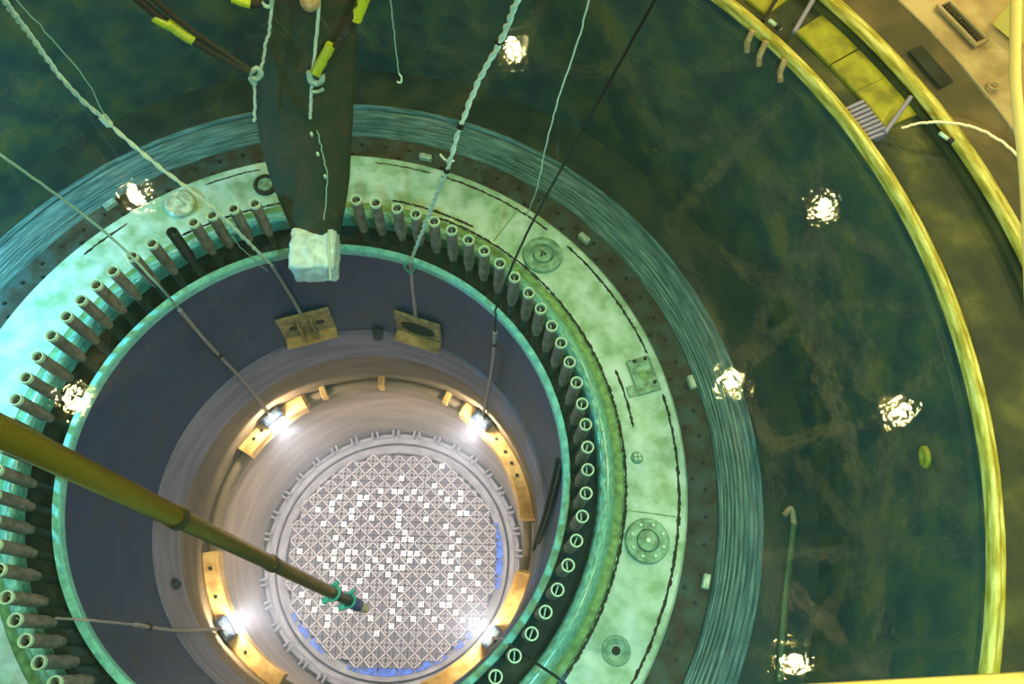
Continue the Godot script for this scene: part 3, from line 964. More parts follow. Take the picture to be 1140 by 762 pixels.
	for q in lamps:
		var a := deg_to_rad(q[0])
		var at := along(a, 2.76, -4.92)
		var o := thing("underwater_lamp", q[1], "lamp")
		var bs := Basis(Vector3.UP, -a)
		mb = MB.new()
		mb.box(at, Vector3(0.2, 0.22, 0.4), bs, 0.03)
		var house := put("housing", mb, m_lamp_box, o)
		mb = MB.new()
		mb.box(at + Vector3.UP * 0.12, Vector3(0.1, 0.03, 0.3), bs, 0.01)
		put("lid", mb, m_lens, house)
		mb = MB.new()
		mb.tube(smooth_path([at + Vector3.UP * 0.13] + q[2], 6), [0.028], 8)
		put("pole", mb, m_pole, o)
		mb = MB.new()
		for k in 1:
			mb.cyl((q[2][k] as Vector3).lerp(q[2][k + 1], 0.7), (q[2][k] as Vector3).lerp(q[2][k + 1], 0.74), 0.045, 0.045, 8)
		put("clamp", mb, m_dark, o)
		var lead: Array = q[3].duplicate()
		lead.reverse()
		put("cable", rope(hung(lead, 0.05 if lead[0].y < 1.0 else 2.5), 0.014, 8, 0.003), q[4], o)
		# the lens is turned in and down, at the core; spill goes along the header
		var inner := along(a, 2.54, -4.96)
		mb = MB.new()
		mb.box(along(a, 2.655, -4.98), Vector3(0.03, 0.1, 0.32), bs, 0.01)
		put("bulb_glass", mb, lamp_glow, house)
		var sp := SpotLight3D.new()
		sp.name = "lamp_spot"
		o.add_child(sp, true)
		sp.position = inner
		sp.look_at_from_position(inner, along(a, 0.3, -9.0), Vector3.UP)
		sp.spot_angle = 62.0
		sp.spot_angle_attenuation = 0.7
		sp.light_color = warm
		sp.light_energy = core_spot
		sp.light_size = 0.08
		sp.spot_range = 30.0
		sp.spot_attenuation = 2.0
		sp.shadow_enabled = true
		var om := SpotLight3D.new()
		om.name = "lamp_spill"
		o.add_child(om, true)
		om.position = along(a, 2.56, -4.6)
		om.light_color = Color(1.0, 0.93, 0.78)
		om.light_energy = core_spill
		om.light_size = 0.08
		om.rotation.x = -PI / 2
		om.spot_angle = 84.0
		om.spot_angle_attenuation = 0.25
		om.spot_range = 30.0
		om.spot_attenuation = 2.0
		om.shadow_enabled = true

	# left floodlight under water, outside the frame; the near-side one is added fill
	for q in [[Vector3(-5.1, 2.0, -0.9), flood_left, "underwater floodlight on the well wall's left, beyond the picture edge"], [Vector3(-3.2, 1.9, -4.2), flood_fill * 0.0 + 0.0, ""], [Vector3(3.2, 2.3, 4.3), flood_fill, "added unseen fill light at the near side of the well, beyond the picture edge"]]:
		if q[1] <= 0.0:
			continue
		var o := thing("underwater_floodlight", q[2], "floodlight", q[0])
		mb = MB.new()
		mb.lathe([Vector2(0.16, 0.0), Vector2(0.14, 0.2), Vector2(0.06, 0.3), Vector2(0.001, 0.3)], 0, TAU, 18, true)
		put("shade", mb, m_lamp_box, o)
		var gm := lamp_glow.duplicate()
		gm.emission = cyan
		mb = MB.new()
		mb.ball(Vector3.ZERO, Vector3(0.1, 0.1, 0.1), 10)
		put("bulb", mb, gm, o)
		mb = MB.new()
		mb.cyl(Vector3(0, 0.3, 0), Vector3(0, 2.5, 0), 0.012, 0.012, 8)
		put("cable", mb, m_black, o)
		var li := OmniLight3D.new()
		li.name = "flood_light"
		o.add_child(li, true)
		li.light_color = cyan
		li.light_energy = q[1]
		li.light_size = 0.09
		li.omni_range = 30.0
		li.omni_attenuation = 2.0
		li.shadow_enabled = true

	# ---------------------------------------------------------------- ropes and lines
	var ro := thing("pale_rope", "thick pale twisted rope from the upper left corner, ending on the left wall bracket", "rope")
	put("strands", twisted_rope(hung([Vector3(-1.688, 4.9, -1.997), Vector3(-2.129, 3.9, -2.458), Vector3(-2.373, 2.9, -2.721), Vector3(-2.293, 2.3, -2.784), Vector3(-1.926, 1.9, -2.626), Vector3(-1.432, 1.45, -2.446), Vector3(-1.218, 0.9, -2.404), Vector3(-1.123, -0.1, -2.536)], 3.0), 0.024, 0.32, 0.004), m_rope, ro)
	put("rod", rope([Vector3(-1.123, -0.1, -2.536), Vector3(-1.119, -1.2, -2.589), Vector3(-1.12, -2.2, -2.612)], 0.028, 6, 0.0), m_pole, ro)
	mb = MB.new()
	mb.cyl(Vector3(-2.311, 2.35, -2.798), Vector3(-2.277, 2.25, -2.78), 0.045, 0.042, 10)
	put("knot", mb, m_rope, ro)
	put("thread", rope([Vector3(-2.273, 2.33, -2.764), Vector3(-2.269, 3, -2.809), Vector3(-2.081, 3.9, -2.531), Vector3(-1.719, 4.9, -2.032)].map(func(p): return p + Vector3(0.02, 0.0, -0.015)), 0.006, 6, 0.01), m_line, ro)
	put("thread", rope([Vector3(-1.234, 0.95, -2.397), Vector3(-1.206, 0.5, -2.434), Vector3(-1.114, -0.1, -2.498)].map(func(p): return p + Vector3(-0.05, 0, 0.05)), 0.006, 6, 0.01), m_line, ro)
	ro = thing("pale_rope", "thick pale rope with black tape bands from the top edge to the right wall bracket", "rope")
	put("strands", twisted_rope(hung([Vector3(1.839, 5, -2.415), Vector3(1.704, 4.3, -2.627), Vector3(1.498, 3.6, -2.741), Vector3(1.343, 3, -2.727), Vector3(1.227, 2.5, -2.608), Vector3(1.042, 1.7, -2.705), Vector3(0.782, 0.6, -2.776), Vector3(0.637, 0, -2.775)], 3.0), 0.025, 0.3, 0.004), m_rope, ro)
	put("rod", rope([Vector3(0.637, 0, -2.775), Vector3(0.591, -1, -2.822), Vector3(0.573, -2.1, -2.777)], 0.03, 6, 0.0), m_pole, ro)
	for q in [[Vector3(1.669, 4.2, -2.653), Vector3(1.676, 4.22, -2.653)], [Vector3(1.336, 2.98, -2.72), Vector3(1.352, 3.03, -2.725)], [Vector3(1.209, 2.42, -2.597), Vector3(1.218, 2.46, -2.603)]]:
		mb = MB.new()
		mb.cyl(q[0], q[1], 0.034, 0.034, 10)
		put("tape_band", mb, m_black, ro)
	put("tail", rope([Vector3(1.129, 2.5, -2.732), Vector3(1.211, 2.5, -2.659), Vector3(1.28, 2.5, -2.679)], 0.012, 6, 0.004), m_rope, ro)
	put("shackle", rope([Vector3(0.641, 0.05, -2.775), Vector3(0.566, 0, -2.713), Vector3(0.631, -0.2, -2.72), Vector3(0.691, -0.1, -2.756)], 0.014, 6, 0.0), m_teal, ro)
	tag(put("thin_line", rope(hung([Vector3(2.335, 4.6, -2.915), Vector3(2.303, 3.8, -3.113), Vector3(2.217, 3, -3.167), Vector3(2.154, 2.3, -3.099), Vector3(2.121, 1.5, -3.102), Vector3(2.043, 0.4, -3.426)], 3.0), 0.008, 10, 0.006, 6), m_rope), "thin pale line from the top edge down to the flange by the round cover", "line")
	var wl := thing("wire_line", "hair-thin wire with a small bright hook, right of the hanging chute", "wire")
	put("wire", rope(hung([Vector3(0.859, 4.6, -2.636), Vector3(0.789, 4, -2.863), Vector3(0.726, 3.2, -3.068)], 3.0), 0.006, 8, 0.004, 6), m_line, wl)
	put("hook", rope([Vector3(0.726, 3.2, -3.068), Vector3(0.746, 3.15, -3.072), Vector3(0.737, 3.1, -3.051), Vector3(0.703, 3.1, -3.056)], 0.009, 6, 0.0, 6), m_rope, wl)
	tag(put("white_cord", rope([Vector3(5.472, 3.05, -3.263), Vector3(5.573, 3.12, -3.276), Vector3(5.697, 3.2, -3.253), Vector3(5.903, 3.22, -3.248), Vector3(6.114, 3.2, -3.233), Vector3(6.333, 3.2, -3.104), Vector3(6.563, 3.2, -2.842)], 0.014, 8, 0.004, 6), m_ivory), "thin white cord looped over the outer curb beside the yellow plates", "cord")

	# ---------------------------------------------------------------- the hanging chute and its block
	var chute := thing("hanging_chute", "dark green box-shaped chute hanging from the top edge over the vessel rim", "chute")
	# left, front and right edge of the casing at nine heights, top to foot
	var st := [
		[Vector3(-0.698, 3.142, -4.081), Vector3(-0.206, 3.307, -3.983), Vector3(0.149, 3.143, -4.217)],
		[Vector3(-0.826, 2.630, -3.931), Vector3(-0.266, 2.803, -3.852), Vector3(0.078, 2.632, -4.070)],
		[Vector3(-0.936, 2.349, -3.817), Vector3(-0.297, 2.528, -3.752), Vector3(0.040, 2.353, -3.962)],
		[Vector3(-1.042, 2.022, -3.661), Vector3(-0.338, 2.207, -3.611), Vector3(0.002, 2.029, -3.813)],
		[Vector3(-1.086, 1.698, -3.488), Vector3(-0.385, 1.885, -3.445), Vector3(-0.022, 1.705, -3.640)],
		[Vector3(-1.065, 1.374, -3.302), Vector3(-0.368, 1.564, -3.266), Vector3(-0.054, 1.378, -3.446)],
		[Vector3(-0.993, 1.053, -3.099), Vector3(-0.356, 1.243, -3.063), Vector3(-0.083, 1.051, -3.230)],
		[Vector3(-0.888, 0.780, -2.914), Vector3(-0.346, 0.968, -2.873), Vector3(-0.130, 0.771, -3.026)],
		[Vector3(-0.752, 0.490, -2.701), Vector3(-0.365, 0.674, -2.650), Vector3(-0.208, 0.471, -2.788)]]
	var rings := []
	var back := Vector3(0, -0.11, -0.045)
	for s in st:
		var cx: Array = s.duplicate()
		cx.append(cx[0] + cx[2] - cx[1] + back)
		var loop := []
		for k in 4:
			var p: Vector3 = cx[k]
			var q: Vector3 = cx[(k + 1) % 4]
			var c: Vector3 = (cx[0] + cx[1] + cx[2] + cx[3]) / 4.0
			for t in 6:
				var f := t / 6.0
				var w := p.lerp(q, f)
				loop.append(w + (w - c).normalized() * (0.035 * sin(f * PI) + rng.randf_range(-0.004, 0.004)))
		rings.append(loop)
	var sf := SurfaceTool.new()
	sf.begin(Mesh.PRIMITIVE_TRIANGLES)
	sf.set_smooth_group(1)
	var cols: int = rings[0].size()
	for i in rings.size() - 1:
		for k in cols:
			var l := (k + 1) % cols
			for p in [rings[i][k], rings[i + 1][l], rings[i][l], rings[i][k], rings[i + 1][k], rings[i + 1][l]]:
				sf.add_vertex(p)
	sf.set_smooth_group(-1)
	var last: Array = rings[rings.size() - 1]
	for k in range(1, cols - 1):
		for p in [last[0], last[k + 1], last[k]]:
			sf.add_vertex(p)
	sf.generate_normals()
	var cm2 := sf.commit()
	cm2.surface_set_material(0, m_chute)
	put_mesh("casing", cm2, chute)
	put("edge_rope", rope([Vector3(-0.616, 3.274, -3.896), Vector3(-0.71, 2.858, -3.787), Vector3(-0.804, 2.609, -3.694), Vector3(-0.874, 2.397, -3.604), Vector3(-0.963, 2.24, -3.525), Vector3(-0.998, 2, -3.408), Vector3(-1.029, 1.843, -3.323)], 0.016, 8, 0.008), m_rope, chute)
	put("edge_rope", rope([Vector3(-0.192, 3.274, -3.964), Vector3(-0.242, 2.904, -3.874), Vector3(-0.308, 2.581, -3.761), Vector3(-0.36, 2.35, -3.664), Vector3(-0.392, 2.12, -3.556), Vector3(-0.433, 1.87, -3.426)], 0.018, 8, 0.006), m_rope, chute)
	put("edge_rope", rope([Vector3(-0.365, 1.75, -3.371), Vector3(-0.321, 1.519, -3.244), Vector3(-0.284, 1.261, -3.086), Vector3(-0.331, 0.827, -2.776)], 0.008, 8, 0.008), m_line, chute)
	for q in [Vector3(-0.372, 1.501, -3.225), Vector3(-0.304, 1.27, -3.09), Vector3(-0.427, 1.704, -3.336)]:
		mb = MB.new()
		mb.ball(q, Vector3(0.018, 0.05, 0.018), 8)  # small pale oval set on the casing
		put("pale_oval", mb, m_tube_end, chute)
	var blk := thing("wrapped_block", "white wrapped block with crumpled sides at the foot of the hanging chute", "block")
	var sb := SurfaceTool.new()
	sb.begin(Mesh.PRIMITIVE_TRIANGLES)
	var bc := Vector3(-0.451, 0.45, -2.49)
	var bx := (Vector3(-0.161, 0.45, -2.529) - Vector3(-0.729, 0.45, -2.452)).normalized()
	var bz := bx.cross(Vector3.UP).normalized() * -1.0
	var nz := FastNoiseLite.new()
	nz.seed = 5
	nz.frequency = 3.2
	var div := 14
	for f in 6:
		var ax: Vector3 = [bx, -bx, Vector3.UP, Vector3.DOWN, bz, -bz][f]
		var u: Vector3 = [Vector3.UP, Vector3.UP, bz, bz, Vector3.UP, Vector3.UP][f]
		var w := ax.cross(u)
		for i in div:
			for j in div:
				var qd := []
				for o in [[0, 0], [1, 0], [1, 1], [0, 1]]:
					var p: Vector3 = ax + u * (2.0 * (i + o[0]) / div - 1.0) + w * (2.0 * (j + o[1]) / div - 1.0)
					var l6 := pow(pow(absf(p.dot(bx)), 10.0) + pow(absf(p.y), 10.0) + pow(absf(p.dot(bz)), 10.0), 0.1)
					p /= l6
					var q: Vector3 = bx * (p.dot(bx) * 0.27) + Vector3.UP * (p.y * 0.22) + bz * (p.dot(bz) * 0.28)
					q *= 1.0 + 0.09 * nz.get_noise_3dv(q * 2.0) + 0.06 * nz.get_noise_3dv(q * 6.0 + Vector3.ONE)
					qd.append(bc + q)
				for p in [qd[0], qd[1], qd[2], qd[0], qd[2], qd[3]]:
					sb.add_vertex(p)
	sb.index()
	sb.generate_normals()
	var bm := sb.commit()
	bm.surface_set_material(0, m_wrap)
	put_mesh("wrapping", bm, blk)
	mb = MB.new()
	mb.ball(Vector3(-0.55, 0.62, -2.705), Vector3(0.07, 0.05, 0.05), 10)
	put("hole", mb, m_shelf, blk)
	mb = MB.new()
	mb.tube(smooth_path([Vector3(-0.294, 0.68, -2.731), Vector3(-0.231, 0.7, -2.434), Vector3(-0.162, 0.6, -2.111)], 6), [0.012], 6)
	put("cord", mb, m_rope, blk)

	# dark straps with yellow tape that hold the chute
	var sl := thing("strap", "dark strap with long yellow tape wrap, upper left to the chute's left shackle", "strap")
	put("webbing", rope([Vector3(-2.018, 3.492, -3.603), Vector3(-1.809, 3.132, -3.582), Vector3(-1.593, 2.874, -3.554), Vector3(-1.326, 2.661, -3.531), Vector3(-0.964, 2.43, -3.503)], 0.045, 6, 0.004), m_strap, sl)
	put("tape", rope([Vector3(-1.75, 3.003, -3.563), Vector3(-1.662, 2.929, -3.558), Vector3(-1.599, 2.883, -3.556), Vector3(-1.531, 2.818, -3.548), Vector3(-1.444, 2.754, -3.542)], 0.056, 4, 0.003, 10), m_tape, sl)
	put("webbing", rope([Vector3(-1.816, 3.354, -3.619), Vector3(-1.563, 2.984, -3.588), Vector3(-1.25, 2.689, -3.552), Vector3(-0.96, 2.449, -3.51)], 0.03, 6, 0.004), m_strap, sl)
	put("shackle", rope([Vector3(-0.967, 2.412, -3.494), Vector3(-0.886, 2.467, -3.529), Vector3(-0.849, 2.412, -3.512), Vector3(-0.903, 2.357, -3.481), Vector3(-0.965, 2.366, -3.476), Vector3(-0.932, 2.292, -3.45)], 0.028, 6, 0.0), m_pale, sl)
	sl = thing("strap", "dark strap with two yellow tape wraps, top edge to the chute's middle shackle", "strap")
	put("webbing", rope([Vector3(0.319, 3.354, -3.96), Vector3(0.173, 3.058, -3.878), Vector3(-0.011, 2.754, -3.763), Vector3(-0.175, 2.541, -3.665), Vector3(-0.3, 2.375, -3.58)], 0.047, 6, 0.004), m_strap, sl)
	put("tape", rope([Vector3(0.295, 3.28, -3.944), Vector3(0.223, 3.132, -3.903), Vector3(0.148, 2.966, -3.851)], 0.058, 4, 0.003, 10), m_tape, sl)
	put("tape", rope([Vector3(-0.113, 2.707, -3.733), Vector3(-0.199, 2.569, -3.671), Vector3(-0.296, 2.412, -3.596)], 0.058, 4, 0.003, 10), m_tape, sl)
	put("shackle", rope([Vector3(-0.358, 2.43, -3.594), Vector3(-0.35, 2.338, -3.557), Vector3(-0.296, 2.32, -3.557), Vector3(-0.247, 2.357, -3.58), Vector3(-0.258, 2.43, -3.609), Vector3(-0.31, 2.458, -3.612)], 0.042, 6, 0.0), m_pale, sl)
	put("shackle", rope([Vector3(-0.352, 2.227, -3.509), Vector3(-0.296, 2.227, -3.517), Vector3(-0.238, 2.255, -3.538)], 0.02, 6, 0.0), m_pale, sl)
	sl = thing("strap", "short dark strap with a yellow tape end at the top edge, left of the chute", "strap")
	put("webbing", rope([Vector3(-1.038, 3.243, -3.725), Vector3(-0.831, 3.132, -3.737), Vector3(-0.712, 3.141, -3.758)], 0.042, 6, 0.0), m_strap, sl)
	put("tape", rope([Vector3(-0.982, 3.197, -3.725), Vector3(-0.908, 3.16, -3.73), Vector3(-0.822, 3.132, -3.738)], 0.05, 4, 0.0), m_tape, sl)
	put("hook", rope([Vector3(-0.718, 3.151, -3.758), Vector3(-0.685, 3.105, -3.753), Vector3(-0.633, 3.114, -3.764), Vector3(-0.595, 3.225, -3.792)], 0.02, 6, 0.0), m_pale, sl)
	mb = MB.new()
	mb.ball(Vector3(-0.264, 3.16, -3.832), Vector3(0.1, 0.1, 0.1), 12)
	tag(put("float_ball", mb, m_bracket), "round tan float ball on the chute at the top edge", "float")

	# ---------------------------------------------------------------- the long brass mast
	var mast := thing("grapple_mast", "long brass coloured mast reaching from the left edge down to the fuel grid", "mast")
	var m0 := Vector3(-0.569, 5.119, 0.96)
	var m3 := Vector3(0.51, -2.049, 1.375)
	var secs := [[0.0, 0.30, 0.084, 0.08, "upper_tube", m_mast], [0.29, 0.80, 0.072, 0.07, "middle_tube", m_mast], [0.79, 0.925, 0.062, 0.062, "lower_tube", m_mast_dark], [0.92, 0.965, 0.084, 0.08, "tip_sleeve", m_blue_tip]]
	for s in secs:
		mb = MB.new()
		mb.tube([m0.lerp(m3, s[0]), m0.lerp(m3, lerpf(s[0], s[1], 0.5)), m0.lerp(m3, s[1])], [s[2], (s[2] + s[3]) / 2, s[3]], 24)
		put(s[4], mb, s[5], mast)
	mb = MB.new()
	mb.tube([m0.lerp(m3, 0.964), m0.lerp(m3, 0.98), m0.lerp(m3, 1.02)], [0.078, 0.074, 0.05], 20)
	put("nozzle", mb, m_ivory, mast)
	for s in [[0.29, 0.092], [0.55, 0.08]]:
		mb = MB.new()
		mb.tube([m0.lerp(m3, s[0] - 0.006), m0.lerp(m3, s[0] + 0.006)], [s[1]], 24)
		put("collar", mb, m_mast_dark, mast)
	for s in [0.815, 0.905]:
		mb = MB.new()
		mb.torus(m0.lerp(m3, s), (m3 - m0).normalized(), 0.085, 0.018, 20, 6)
		mb.box(m0.lerp(m3, s) + Vector3(-0.06, 0, 0.09), Vector3(0.09, 0.06, 0.07), Basis(Vector3.UP, 0.5), 0.01)
		mb.box(m0.lerp(m3, s) + Vector3(0.03, 0.03, -0.11), Vector3(0.07, 0.06, 0.05), Basis(Vector3.UP, 0.9), 0.01)
		put("clamp", mb, m_teal, mast)
	mb = MB.new()
	var off := Vector3(0.0, 0.07, 0.05)
	mb.tube([m0 + off, m0.lerp(m3, 0.4) + off * 0.8, m0.lerp(m3, 0.8) + off * 0.8], [0.012], 8)
	put("air_line", mb, m_mast, mast)

	# ---------------------------------------------------------------- things on the pool edge
	for q in [[-44.37, -39.91, "uppermost"], [-40.14 + 0.4, -36.59 + 0.2, "middle"], [-36.74 + 0.4, -33.07 + 1.0, "lowest"]]:
		var a0 := deg_to_rad(q[0])
		var a1 := deg_to_rad(q[1])
		mb = arc_box(a0, a1, 6.38, 6.77, 2.845, 2.89, 8, 0.012)
		tag(put("yellow_plate", mb, m_yellow), "yellow cover plate between the two curbs, %s of the three seen whole" % q[2], "cover plate", "yellow cover plates between the curbs")
	mb = arc_box(deg_to_rad(-50.06), deg_to_rad(-47.48), 6.3, 6.77, 2.845, 2.89, 8, 0.012)
	tag(put("yellow_plate", mb, m_yellow), "yellow cover plate cut by the top edge of the picture", "cover plate", "yellow cover plates between the curbs")
	var pad := thing("ribbed_pad", "grey ribbed pad between the inner curb and the lowest yellow plate", "pad")
	for i in 9:
		var a := deg_to_rad(lerpf(-34.99, -31.43, i / 8.0))
		mb = MB.new()
		mb.box(along(a, 6.2, 2.9), Vector3(0.24, 0.12, 0.035), Basis(Vector3.UP, -a), 0.008)
		put("slat", mb, m_band, pad)
	for q in [[Vector3(5.354, 2.96, -3.262), Vector3(5.588, 3.05, -3.65), 0.022, "dark grey bar across the trough below the lowest yellow plate", m_band], [Vector3(4.497, 2.98, -4.353), Vector3(4.672, 3.05, -4.737), 0.024, "dark grey bar across the trough left of the uppermost yellow plate", m_band], [Vector3(4.179, 2.98, -4.444), Vector3(4.382, 3.02, -4.892), 0.02, "dark grey bar across the trough at the top edge", m_dark],
			[Vector3(6.147, 2.7, -2.957), Vector3(6.222, 3, -2.97), 0.022, "tan rod leaning on the outer curb above the murky trough", m_bracket]]:
		mb = MB.new()
		mb.cyl(q[0], q[1], q[2], q[2], 10)
		tag(put("cross_bar", mb, q[4]), q[3], "bar")
	for q in [[Vector3(4.253, 3.1, -4.281), "small bright latch on the inner curb near the top edge"], [Vector3(5.844, 3.1, -3.157), "small bright latch on the outer curb below the white cord"]]:
		var o := thing("latch", q[1], "latch", q[0], -0.7)
		mb = MB.new()
		mb.box(Vector3(0, 0.02, 0), Vector3(0.16, 0.03, 0.04), Basis.IDENTITY, 0.008)
		put("bar", mb, m_pale, o)
		mb = MB.new()
		mb.box(Vector3(0.05, 0.04, 0.02), Vector3(0.05, 0.05, 0.06), Basis.IDENTITY, 0.01)
		put("catch", mb, m_dark, o)
	# rungs hung on the well wall
	for q in [[Vector3(4.038, 3.099, -4.191), Vector3(4.059, 2.871, -4.143), "left"], [Vector3(4.166, 3.111, -4.064), Vector3(4.186, 2.843, -4.014), "middle"], [Vector3(4.348, 3.111, -3.868), Vector3(4.383, 2.892, -3.798), "right"]]:
		mb = MB.new()
		var up: Vector3 = q[0]
		var dn: Vector3 = q[1]
		mb.tube([up, up.lerp(dn, 0.5) + Vector3(-0.03, 0, 0.03), dn], [0.03], 8)
		tag(put("hanger_rod", mb, m_bracket), "tan hanger rod under the inner curb near the top edge, %s of three" % q[2], "rod", "hanger rods under the inner curb")
	# pipe and ring on the well wall
	var pipe := thing("floor_pipe", "greenish pipe with a bent end lying on the well floor, right of the seal ring", "pipe")
	put("riser", rope([Vector3(5.388, -0.12, 1.687), Vector3(5.45, -0.12, 0.935), Vector3(5.523, -0.12, 0.386), Vector3(5.584, -0.12, -0.041)], 0.04, 6, 0.0, 10), m_pipe, pipe)
	put("elbow", rope([Vector3(5.584, -0.12, -0.041), Vector3(5.534, -0.06, -0.213), Vector3(5.462, -0.1, -0.127)], 0.035, 6, 0.0, 10), m_bracket, pipe)
	mb = MB.new()
	mb.torus(Vector3(5.793, 2.392, -0.275), along(deg_to_rad(-4.99), 1.0, 0.2), 0.075, 0.028, 18, 8)
	var eyeb := thing("wall_eye", "small yellow lifting eye on the dark well wall, at its right", "lifting eye")
	put("eye_ring", mb, m_yellow, eyeb)
	mb = MB.new()
	mb.ball(Vector3(5.853, 2.285, -0.291), Vector3(0.05, 0.05, 0.05), 8)
	put("base", mb, m_olive, eyeb)

	# on the floor
	var ga := deg_to_rad(-36.61)
	var vent := thing("floor_vent", "long rusty vent grille set in the tan floor near the upper right corner", "vent", Vector3(6.11, 3.15, -4.545), -ga)
	mb = MB.new()
	for s in [-1.0, 1.0]:
		mb.box(Vector3(0.075 * s, 0.02, 0), Vector3(0.035, 0.05, 0.56), Basis.IDENTITY, 0.01)
		mb.box(Vector3(0, 0.02, 0.28 * s), Vector3(0.18, 0.05, 0.035), Basis.IDENTITY, 0.01)
	put("frame", mb, m_tan, vent)
	mb = MB.new()
	mb.box(Vector3(0, 0.003, 0), Vector3(0.12, 0.008, 0.54), Basis.IDENTITY, 0.002)
	put("backing", mb, m_black, vent)
	for i in 18:
		mb = MB.new()
		mb.box(Vector3(0.012, 0.02, -0.25 + i * 0.0295), Vector3(0.06, 0.022, 0.011), Basis.IDENTITY, 0.002)
		put("slat", mb, m_brown, vent)
	mb = MB.new()
	mb.box(Vector3.ZERO, Vector3(0.17, 0.02, 0.5), Basis.IDENTITY, 0.004)
	var gp := put("grating_plate", mb, m_shelf)
	gp.position = Vector3(5.81, 3.06, -4.047)
	gp.rotation.y = -deg_to_rad(-34.93)
	tag(gp, "narrow dark grating plate on the brown kerb strip", "grating")
	mb = MB.new()
	mb.torus(Vector3(0, 0.012, 0), Vector3.UP, 0.05, 0.012, 18, 6)
	var fr := put("pull_ring", mb, m_tan)
	fr.position = Vector3(6.347, 3.15, -3.81)
	tag(fr, "small pull ring lying on the tan floor below the vent grille", "pull ring")
	mb = MB.new()
	mb.ball(Vector3.ZERO, Vector3(0.035, 0.02, 0.03), 8)
	var yc := put("yellow_marker", mb, m_tape)
	yc.position = Vector3(6.282, 3.07, -3.726)
	tag(yc, "tiny yellow cap on the brown kerb strip beside the tan floor's edge", "cap")
	var box := thing("yellow_box", "cream yellow steel box with a dark hole in the upper right corner", "box", Vector3(6.662, 3.5, -4.581), 0.75)
	mb = MB.new()
	mb.box(Vector3(0, 0, 0), Vector3(0.36, 0.7, 0.36), Basis.IDENTITY, 0.02)
	put("casing", mb, m_box, box)
	mb = MB.new()
	mb.cyl(Vector3(-0.12, 0.35, 0.12), Vector3(-0.12, 0.354, 0.12), 0.025, 0.025, 12)
	put("hole", mb, m_black, box)

	# ---------------------------------------------------------------- the bridge rail under the camera
	var rail := thing("bridge_rail", "cream painted bridge rail crossing the lower right corner", "rail")
	var w0 := Vector3(2.877, 7, 1.738)
	var w1 := Vector3(3.384, 7, 1.656)
	var dir := (w1 - w0).normalized()
	var sidew := dir.cross(Vector3.UP) * -1.0
	if sidew.z < 0.0:
		sidew = -sidew
	var cen := w0 + sidew * 0.06
	mb = MB.new()
	mb.box(cen + Vector3.DOWN * 0.04, Vector3(22.0, 0.08, 0.12), Basis(dir, Vector3.UP, dir.cross(Vector3.UP)), 0.012)
	put("beam", mb, m_cream, rail)
	for s in [-1.0, 1.0]:
		mb = MB.new()
		mb.box(cen + dir * 10.8 * s + Vector3.DOWN * 1.99, Vector3(0.1, 3.85, 0.1), Basis(dir, Vector3.UP, dir.cross(Vector3.UP)), 0.01)
		put("post", mb, m_cream, rail)
	tag(put("cream_hose", rope(hung([Vector3(3.214, 7.558, -0.02), Vector3(3.23, 7.524, 0.064), Vector3(3.242, 7.482, 0.17), Vector3(3.253, 7.448, 0.255), Vector3(3.273, 7.414, 0.338), Vector3(3.297, 7.376, 0.433), Vector3(3.324, 7.322, 0.569), Vector3(3.356, 7.216, 0.969), Vector3(3.383, 7.117, 1.35), cen + dir * 0.56], 1.2), 0.0135, 8, 0.0, 12), m_cream), "bright cream hose hanging down the right edge of the picture", "hose")

	# unseen cool fill light added at the bridge rail to brighten the flange evenly
	var bf := thing("added_bridge_light", "unseen cool fill light added at the bridge rail, out of the picture", "floodlight", cen + dir * 0.3 + sidew * 0.3 + Vector3.UP * 0.1)
	mb = MB.new()
	mb.lathe([Vector2(0.17, -0.1), Vector2(0.15, 0.02), Vector2(0.06, 0.06), Vector2(0.001, 0.06)], 0, TAU, 20, true)
	put("shade", mb, m_lamp_box, bf)
	var bg := lamp_glow.duplicate()
	bg.emission = cyan
	mb = MB.new()
	mb.ball(Vector3(0, -0.1, 0), Vector3(0.12, 0.12, 0.12), 12)
	put("bulb", mb, bg, bf)
	mb = MB.new()
	mb.cyl(Vector3(0, 0.05, 0), sidew * -0.3 + Vector3(0, -0.12, 0), 0.02, 0.02, 8)
	put("arm", mb, m_dark, bf)
	var bl := OmniLight3D.new()
	bl.name = "flood_light"
	bf.add_child(bl, true)
	bl.position = Vector3(0, -0.1, 0)
	bl.light_color = Color(0.48, 0.88, 0.92)
	bl.light_energy = bridge_fill
	bl.light_size = 0.11
	bl.omni_range = 60.0
	bl.omni_attenuation = 2.0
	bl.shadow_enabled = true

	# ---------------------------------------------------------------- water
	var rn := FastNoiseLite.new()
	rn.noise_type = FastNoiseLite.TYPE_SIMPLEX_SMOOTH
	rn.seed = 3
	rn.frequency = 0.02
	rn.fractal_octaves = 4
	var rt := NoiseTexture2D.new()
	rt.width = 1024
	rt.height = 1024
	rt.seamless = true
	rt.noise = rn
	rt.as_normal_map = true
	rt.bump_strength = 4.0
	var m_water := StandardMaterial3D.new()
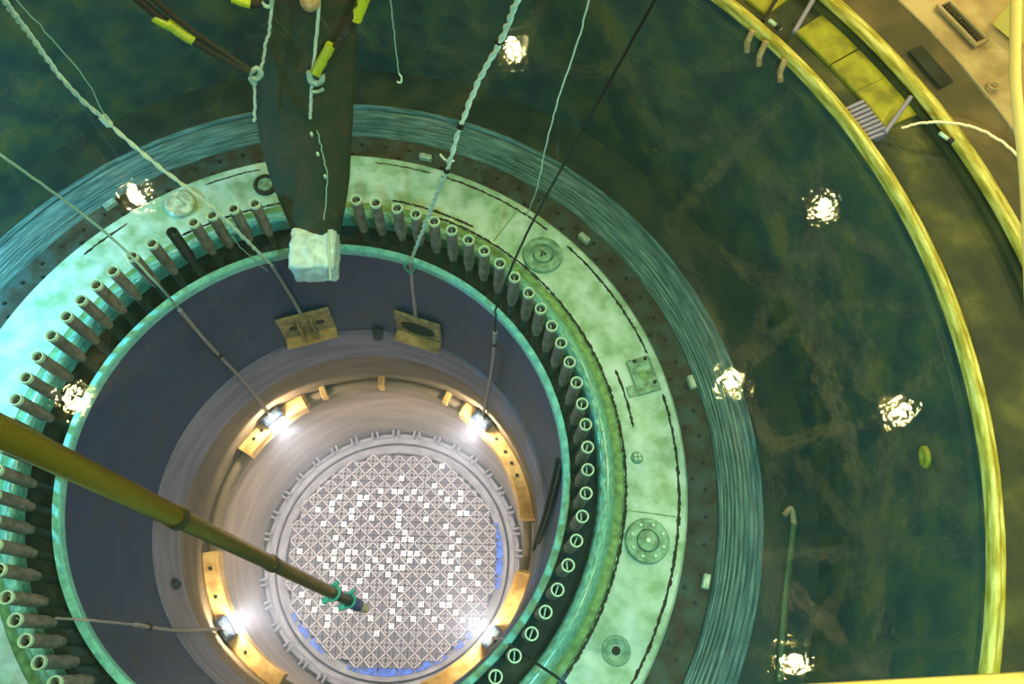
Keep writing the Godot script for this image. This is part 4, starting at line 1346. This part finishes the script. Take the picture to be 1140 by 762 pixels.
	m_water.resource_name = "pool_water"
	m_water.transparency = BaseMaterial3D.TRANSPARENCY_ALPHA
	m_water.albedo_color = Color(0.30, 0.55, 0.52, 0.035)  # faint teal alpha stands in for haze scattered in the water
	m_water.roughness = 0.0
	m_water.metallic_specular = 0.5
	m_water.normal_enabled = true
	m_water.normal_texture = rt
	m_water.normal_scale = 0.06
	m_water.uv1_scale = Vector3(0.4, 0.4, 0.4)
	var wv := PackedVector3Array()
	var wn := PackedVector3Array()
	var wu := PackedVector2Array()
	var wi := PackedInt32Array()
	wv.append(Vector3(0, WATER, 0))
	wn.append(Vector3.UP)
	wu.append(Vector2.ZERO)
	for i in 128:
		var p := along(TAU * i / 128, 6.78, WATER)
		wv.append(p)
		wn.append(Vector3.UP)
		wu.append(Vector2(p.x, p.z))
		wi.append_array([0, 1 + i, 1 + (i + 1) % 128])
	var wa := []
	wa.resize(Mesh.ARRAY_MAX)
	wa[Mesh.ARRAY_VERTEX] = wv
	wa[Mesh.ARRAY_NORMAL] = wn
	wa[Mesh.ARRAY_TEX_UV] = wu
	wa[Mesh.ARRAY_INDEX] = wi
	var wm := ArrayMesh.new()
	wm.add_surface_from_arrays(Mesh.PRIMITIVE_TRIANGLES, wa)
	wm.surface_set_material(0, m_water)
	# cloudy water round the lamps, deep in the vessel
	var fm := FogMaterial.new()
	fm.resource_name = "cloudy_water"
	fm.albedo = Color(0.86, 0.9, 1.0)
	fm.density = 0.045
	var fog := FogVolume.new()
	fog.name = "cloudy_water"
	fog.shape = RenderingServer.FOG_VOLUME_SHAPE_CYLINDER
	fog.size = Vector3(5.7, 5.6, 5.7)
	fog.position = Vector3(0, -6.2, 0)
	fog.material = fm
	fog.set_meta("kind", "stuff")
	fog.set_meta("label", "faintly cloudy water glowing round the lamps deep in the vessel")
	add_child(fog)
	env.volumetric_fog_enabled = true
	env.volumetric_fog_density = 0.0
	var water := put_mesh("water_surface", wm)
	water.set_meta("kind", "structure")
	water.set_meta("label", "clear rippled pool water with white lamp glints")
